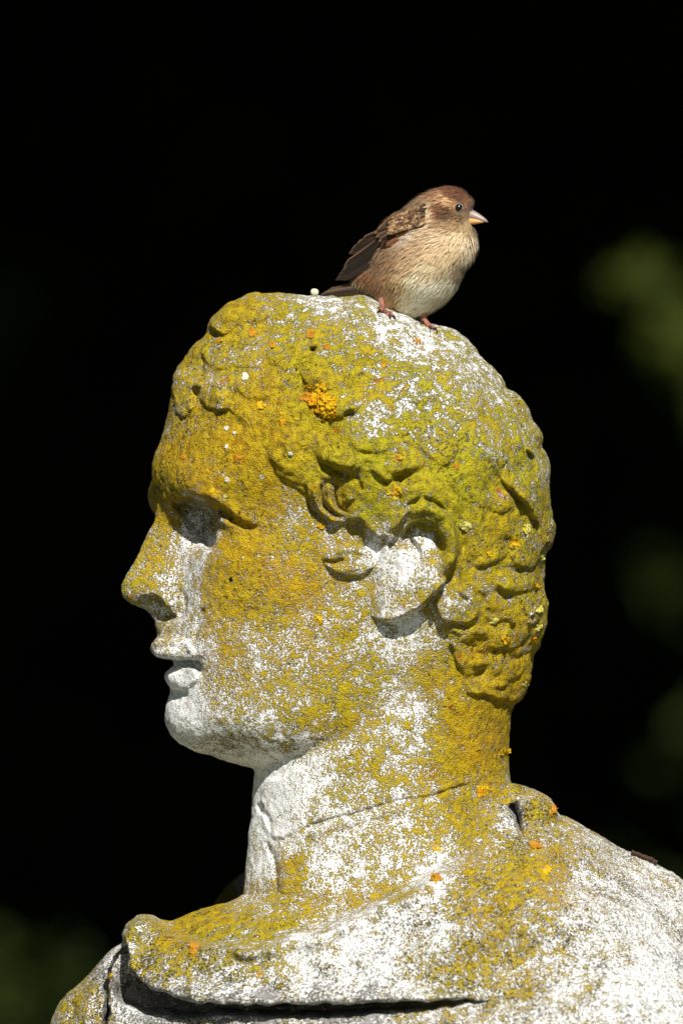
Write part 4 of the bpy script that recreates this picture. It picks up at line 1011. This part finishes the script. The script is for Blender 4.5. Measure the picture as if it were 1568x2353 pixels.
ROS = [(hair,1236,1400,13,PALE,10),(hair,1236,1440,12,PALE,9),(hair,1233,1345,10,YEL,8),(hair,1205,1570,10,PALE,8),(hair,1246,1280,10,PALE,8),(head,1168,1725,8,YEL,7),(hair,1226,1470,9,YEL,7),(hair,742,928,42,YEL,12),(hair,702,915,15,ORA,8),(hair,905,1130,19,YEL,8),(hair,906,1148,10,PALE,7),(hair,600,932,14,YEL,6),(hair,650,970,11,YEL,6),(hair,1064,1206,17,PALE,11),(hair,1178,1246,17,YEL,8),(hair,1120,1272,9,YEL,6),(hair,1158,1468,13,YEL,8),(hair,1130,1425,12,PALE,8),
       (hair,1205,1215,14,PALE,9),
       (hair,715,770,11,ORA,6),(hair,582,766,11,ORA,6),(hair,627,795,8,ORA,5),(hair,750,800,8,ORA,5),(hair,506,784,7,ORA,5),(hair,912,1052,11,ORA,5),(hair,1045,1072,9,ORA,5),(hair,648,952,6,ORA,4),(hair,958,785,8,ORA,5),(hair,880,840,8,ORA,4),
       (head,738,1206,13,YEL,8),(head,733,1418,14,YEL,5),(head,550,1054,11,ORA,5),(head,424,1051,6,ORA,4),(head,1107,1812,19,YEL,5),(head,1000,1942,12,YEL,5),(head,995,2003,13,ORA,5),(head,1096,1718,9,YEL,8),(head,1155,1725,10,YEL,9),(head,490,1125,9,YEL,5),(head,520,1140,8,PALE,5),(head,655,1510,6,ORA,4),
       (cloak,258,2238,8,YEL,6),(cloak,448,2165,14,ORA,5),(cloak,597,2222,8,ORA,5),(cloak,1222,1930,14,ORA,5),(cloak,1250,1985,18,YEL,3),(cloak,1268,1855,12,ORA,4),
       (head,522,985,9,WHT,1.6),(head,541,996,6,WHT,1.6),(head,523,1028,7,WHT,1.6),(head,524,1102,9,WHT,1.6),(head,669,1045,8,WHT,1.6),(hair,565,868,13,WHT,1.6),(head,560,1280,4,WHT,1.6),(head,596,1277,4,WHT,1.6)]
for i, (par, x, z, r, m, h) in enumerate(ROS):
    if m is WHT:
        disc(par, x, z, r * 0.72, 300 + i); continue
    if m is ORA: h *= 0.5
    elif r < 30: r, h = r * 0.85, h * 0.6
    rosette(par, x, z, r, m, h, seed=100 + i, name="lichen_rosette" if m is not WHT else "lichen_disc", frill=0.45 if m is not WHT else 0.22)
# the little drill hole in the cheek: a dark plug pushed in
v, f = ball((534, front_y(534, 1329) + 2.0, 1329), 5.5, 3.4)
mesh_obj("drill_hole", to_world(v), f, simple_mat("dark_hole", (0.012, 0.010, 0.008), 0.95, 0.05), head)

ptop = crest(723, -8)
v, f = ball((723, -8, ptop - 7), 9.0, 9.0, 12, 7)
v = v + (vnoise(v, 1 / 9., 3) * 1.8)[:, None] * np.array([1, 1, .6])
pb = mesh_obj("pebble", to_world(v), f, simple_mat("cream_pebble", (0.62, 0.60, 0.42), 0.7, 0.3, 0.15, 300, 0.3))
tag(pb, "tiny cream pebble on the crown of the stone head behind the bird's tail", "pebble")
tw = [(1448, 1950), (1462, 1959), (1478, 1964), (1494, 1970), (1506, 1975)]
ty = -26
def cloak_top(x, y):
    m = (np.abs(Vc[:, 0] - x) < 8) & (np.abs(Vc[:, 1] - y) < 8)
    return Vc[m][:, 2].min()
pts = [(x, ty, cloak_top(x, ty) - 4) for x, z in tw]
v, f = tube(catmull(pts, 4), 4.8 + 1.0 * np.sin(np.arange(17) * 1.7), 9)
tg = mesh_obj("twig", to_world(v), f, simple_mat("brown_twig", srgb(72, 54, 42), 0.85, 0.15, 0.4, 500, 0.6))
tag(tg, "short brown twig lying on the sloping back of the stone cloak", "twig")

# ------------------------------------------------------------------ the garden behind: ground, added shade trees, hedge, shrubs
def ground():
    n = 24; V, F = [], []
    for i in range(n + 1):
        for j in range(n + 1):
            x, y = (i / n - .5) * 400, (j / n - .5) * 400
            V.append((x, y, 0.0 if abs(x) < 30 and abs(y) < 30 else 0.15 * math.sin(x * .1) * math.cos(y * .08)))
    for i in range(n):
        for j in range(n):
            a = i * (n + 1) + j; F.append((a, a + n + 1, a + n + 2, a + 1))
    g = NT("grass_ground"); nn = g.noise(g.co(), 3, 5, 0.6)
    g.set(g.b.inputs["Base Color"], g.mix(g.ramp(nn, .35, .65), (0.03, 0.045, 0.012, 1), (0.055, 0.07, 0.022, 1))); g.b.inputs["Roughness"].default_value = 0.95
    return tag(mesh_obj("ground", V, F, g.m), kind="structure")
ground()
def leaf_mat(name, c1, c2, scale=1.5):
    g = NT(name); n = g.noise(g.co(), scale, 3, 0.6)
    g.set(g.b.inputs["Base Color"], g.mix(g.ramp(n, .35, .65), (*c1, 1), (*c2, 1))); g.b.inputs["Roughness"].default_value = 0.7; g.b.inputs["Specular IOR Level"].default_value = 0.1
    return g.m
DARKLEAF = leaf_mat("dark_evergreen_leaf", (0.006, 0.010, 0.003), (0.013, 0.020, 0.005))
CANOPY = leaf_mat("canopy_leaf", (0.030, 0.045, 0.012), (0.055, 0.075, 0.02))
SUNSHRUB = leaf_mat("sunlit_shrub_leaf", (0.024, 0.034, 0.004), (0.046, 0.059, 0.007), 6)  # lighter copy of the shrub leaf, sunlight put into its colour
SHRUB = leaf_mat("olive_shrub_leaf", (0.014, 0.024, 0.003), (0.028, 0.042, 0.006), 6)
BARK = simple_mat("dark_bark", (0.020, 0.016, 0.011), 0.95, 0.05, 0.4, 12, 0.5)
def leaves(cl, n, size, seed):
    """cl: clumps (x,y,z,r). leaf-shaped quads spread through the clumps"""
    rg = np.random.default_rng(seed); cl = np.array(cl, float); w = cl[:, 3] ** 2; k = rg.choice(len(cl), n, p=w / w.sum())
    d = rg.standard_normal((n, 3)); d /= np.linalg.norm(d, axis=1)[:, None]
    P = cl[k, :3] + d * (cl[k, 3] * rg.random(n) ** 0.45)[:, None] * np.array([1, 1, .8])
    a = rg.standard_normal((n, 3)); a /= np.linalg.norm(a, axis=1)[:, None]
    b = np.cross(a, rg.standard_normal((n, 3))); b /= np.maximum(np.linalg.norm(b, axis=1), 1e-6)[:, None]
    s = size * (0.6 + 0.8 * rg.random(n))[:, None]
    c = np.cross(a, b)
    V = np.stack([P - a * s, P + b * s * .45 + c * s * .12, P + a * s, P - b * s * .45 + c * s * .12], 1).reshape(-1, 3)
    return V, np.arange(n * 4).reshape(n, 4)
def wtube(pts, rad, seg=9):
    P = np.array(pts, float); V, F = [], []
    for i, p in enumerate(P):
        t = P[min(i + 1, len(P) - 1)] - P[max(i - 1, 0)]; t /= max(np.linalg.norm(t), 1e-9)
        u = np.cross(t, (0.3, 1, 0.1)); u /= np.linalg.norm(u); v = np.cross(t, u)
        for k in range(seg):
            a = 2 * math.pi * k / seg; V.append(p + rad[i] * (1 + .08 * math.sin(3 * a + i)) * (math.cos(a) * u + math.sin(a) * v))
    for i in range(len(P) - 1):
        for k in range(seg): F.append((i * seg + k, i * seg + (k + 1) % seg, (i + 1) * seg + (k + 1) % seg, (i + 1) * seg + k))
    return V, F
def plant(name, loc, label, cat, group, clumps, nleaf, size, mat, trunks, seed):
    e = empty(name, loc, label, cat, group)
    for pts, rad in trunks:
        v, f = wtube([tuple(np.array(p) + np.array(loc)) for p in pts], rad); mesh_obj("trunk" if name.endswith("tree") else "stem", v, f, BARK if name.endswith("tree") else DARKLEAF, e)
    v, f = leaves([(c[0] + loc[0], c[1] + loc[1], c[2] + loc[2], c[3]) for c in clumps], nleaf, size, seed)
    tag(mesh_obj("crown", v, f, mat, e, smooth=False), kind="stuff")
    return e
rt = random.Random(5)
SHADE_TREES = [(-2.9, 8.2, "nearest on the left behind the bust"), (2.7, 8.6, "nearest on the right behind the bust"), (-7.0, 8.8, "second to the left behind the bust"), (6.8, 8.0, "second to the right behind the bust"),
         (-4.6, 14.5, "deeper on the left behind the bust"), (3.6, 15.0, "deeper on the right behind the bust"), (-3.4, 21.5, "deepest on the left before the hedge"), (4.4, 21.0, "deepest on the right before the hedge"),
         (-2.3, 24.0, "just before the hedge on the left"), (2.6, 24.6, "just before the hedge on the right"), (-6.2, 1.2, "beside the bust to the left"), (6.6, 2.0, "beside the bust to the right"), (-7.0, -5.0, "left of the camera"), (8.6, -4.5, "right of the camera")]
proto = None
for i, (x, y, where) in enumerate(SHADE_TREES):  # unseen trees, added to shade the background and cut the sky light
    lab = "tall dark broadleaf tree added out of view for shade, " + where
    if proto is None:
        h = 9.2
        cl = [(rt.uniform(-2.6, 2.6), rt.uniform(-2.6, 2.6), h + rt.uniform(-3.2, 3.6), rt.uniform(1.3, 2.0)) for _ in range(30)]
        tr = [([(0, 0, -.1), (.1, 0, 2), (-.1, .1, 4.5), (.1, 0, h)], [.34, .25, .2, .08])]
        for c in cl[:7]: tr.append(([(0, 0, 4.2), (c[0] * .5, c[1] * .5, (4.2 + c[2]) / 2 + .4), (c[0], c[1], c[2])], [.12, .08, .03]))
        proto = plant("added_shade_tree", (x, y, 0), lab, "tree", "added shade trees around the bust", cl, 20000, .14, CANOPY, tr, 40)
    else:
        t2 = proto.copy(); C.objects.link(t2); t2.location = (x, y, 0); t2["label"] = lab
        t2.rotation_euler = (0, 0, 1.3 * i); t2.scale = (1, 1, 1 + .05 * (i % 3))
        for chd in list(proto.children):
            c2 = chd.copy(); C.objects.link(c2); c2.parent = t2
# evergreen hedge closing the view
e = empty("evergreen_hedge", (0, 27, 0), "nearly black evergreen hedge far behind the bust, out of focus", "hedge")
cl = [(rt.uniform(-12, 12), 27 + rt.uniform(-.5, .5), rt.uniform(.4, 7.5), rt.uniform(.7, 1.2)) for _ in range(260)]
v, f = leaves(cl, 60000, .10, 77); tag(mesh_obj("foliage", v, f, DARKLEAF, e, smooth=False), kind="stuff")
n1_, n2_ = 60, 20
V = [(-14 + 28 * i / n1_, 27.6 + .35 * math.sin(i * 1.7 + j) * math.cos(j * 2.1), 8.2 * j / n2_) for i in range(n1_ + 1) for j in range(n2_ + 1)]
V += [(x, y + .8, z) for x, y, z in V]
o = (n1_ + 1) * (n2_ + 1); F = []
for i in range(n1_):
    for j in range(n2_):
        a = i * (n2_ + 1) + j; F += [(a, a + n2_ + 1, a + n2_ + 2, a + 1), (o + a, o + a + 1, o + a + n2_ + 2, o + a + n2_ + 1)]
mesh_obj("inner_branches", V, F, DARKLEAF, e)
def at(x, z, y):
    k = (CAM_D + y) / CAM_D
    return ((x - 784) * S * k, y, ZC + (1176 - z) * S * k)
def shrub(x, y, label, blobs, n, size, seed, mat=SHRUB):
    """blobs: (dx, height, radius) of the leafy sprays on upright stems"""
    cl = [(dx, rt.uniform(-.06, .06), hh, r) for dx, hh, r in blobs]
    sg = 1 if x > 0 else -1
    tr = [([(.9 * sg, 0, 0), (.8 * sg, .02, hh * .55), (.5 * sg + dx * .3, 0, hh * .9), (dx, 0, hh)], [.010, .008, .005, .002]) for dx, hh, r in blobs]
    return plant("garden_shrub", (x, y, 0), label, "shrub", "shrubs behind the bust", cl, n, size, mat, tr, seed)
p = at(1560, 780, 7.4)
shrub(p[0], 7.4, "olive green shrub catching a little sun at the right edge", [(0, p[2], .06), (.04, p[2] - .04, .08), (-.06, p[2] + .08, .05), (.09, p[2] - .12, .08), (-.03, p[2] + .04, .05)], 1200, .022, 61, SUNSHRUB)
p = at(30, 2260, 7.0)
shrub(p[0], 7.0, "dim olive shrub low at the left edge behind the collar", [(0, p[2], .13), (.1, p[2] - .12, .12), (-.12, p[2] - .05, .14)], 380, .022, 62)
p = at(20, 720, 13.5)
shrub(p[0], 13.5, "very dark shrub spray at the left edge level with the hair", [(0, p[2], .12), (-.1, p[2] - .15, .13)], 40, .035, 63)
p = at(1540, 1350, 10.5)
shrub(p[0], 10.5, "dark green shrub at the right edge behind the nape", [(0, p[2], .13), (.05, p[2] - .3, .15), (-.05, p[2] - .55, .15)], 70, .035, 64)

# ------------------------------------------------------------------ pedestal below the picture
ped = empty("pedestal", (0, 0, 0), "plain moulded stone pedestal carrying the bust", "pedestal")
zb = W(0, 0, 2785)[2]
PST = simple_mat("pedestal_stone", (0.5, 0.49, 0.46), 0.9, 0.1, 0.25, 30, 0.3)
def block(name, hx, hy, z0, z1, bev=.012, cx_=0.03):
    V = []
    for z, k in ((z0, bev), (z0 + bev, 0), (z1 - bev, 0), (z1, bev)):
        V += [(cx_ - hx + k, -hy + k, z), (cx_ + hx - k, -hy + k, z), (cx_ + hx - k, hy - k, z), (cx_ - hx + k, hy - k, z)]
    F = [(3, 2, 1, 0), (12, 13, 14, 15)] + [(4 * i + k, 4 * i + (k + 1) % 4, 4 * i + 4 + (k + 1) % 4, 4 * i + 4 + k) for i in range(3) for k in range(4)]
    mesh_obj(name, V, F, PST, ped, smooth=False)
block("base", .42, .42, 0, .16); block("shaft", .33, .33, .16, zb - .12); block("cornice", .40, .36, zb - .12, zb + .002)
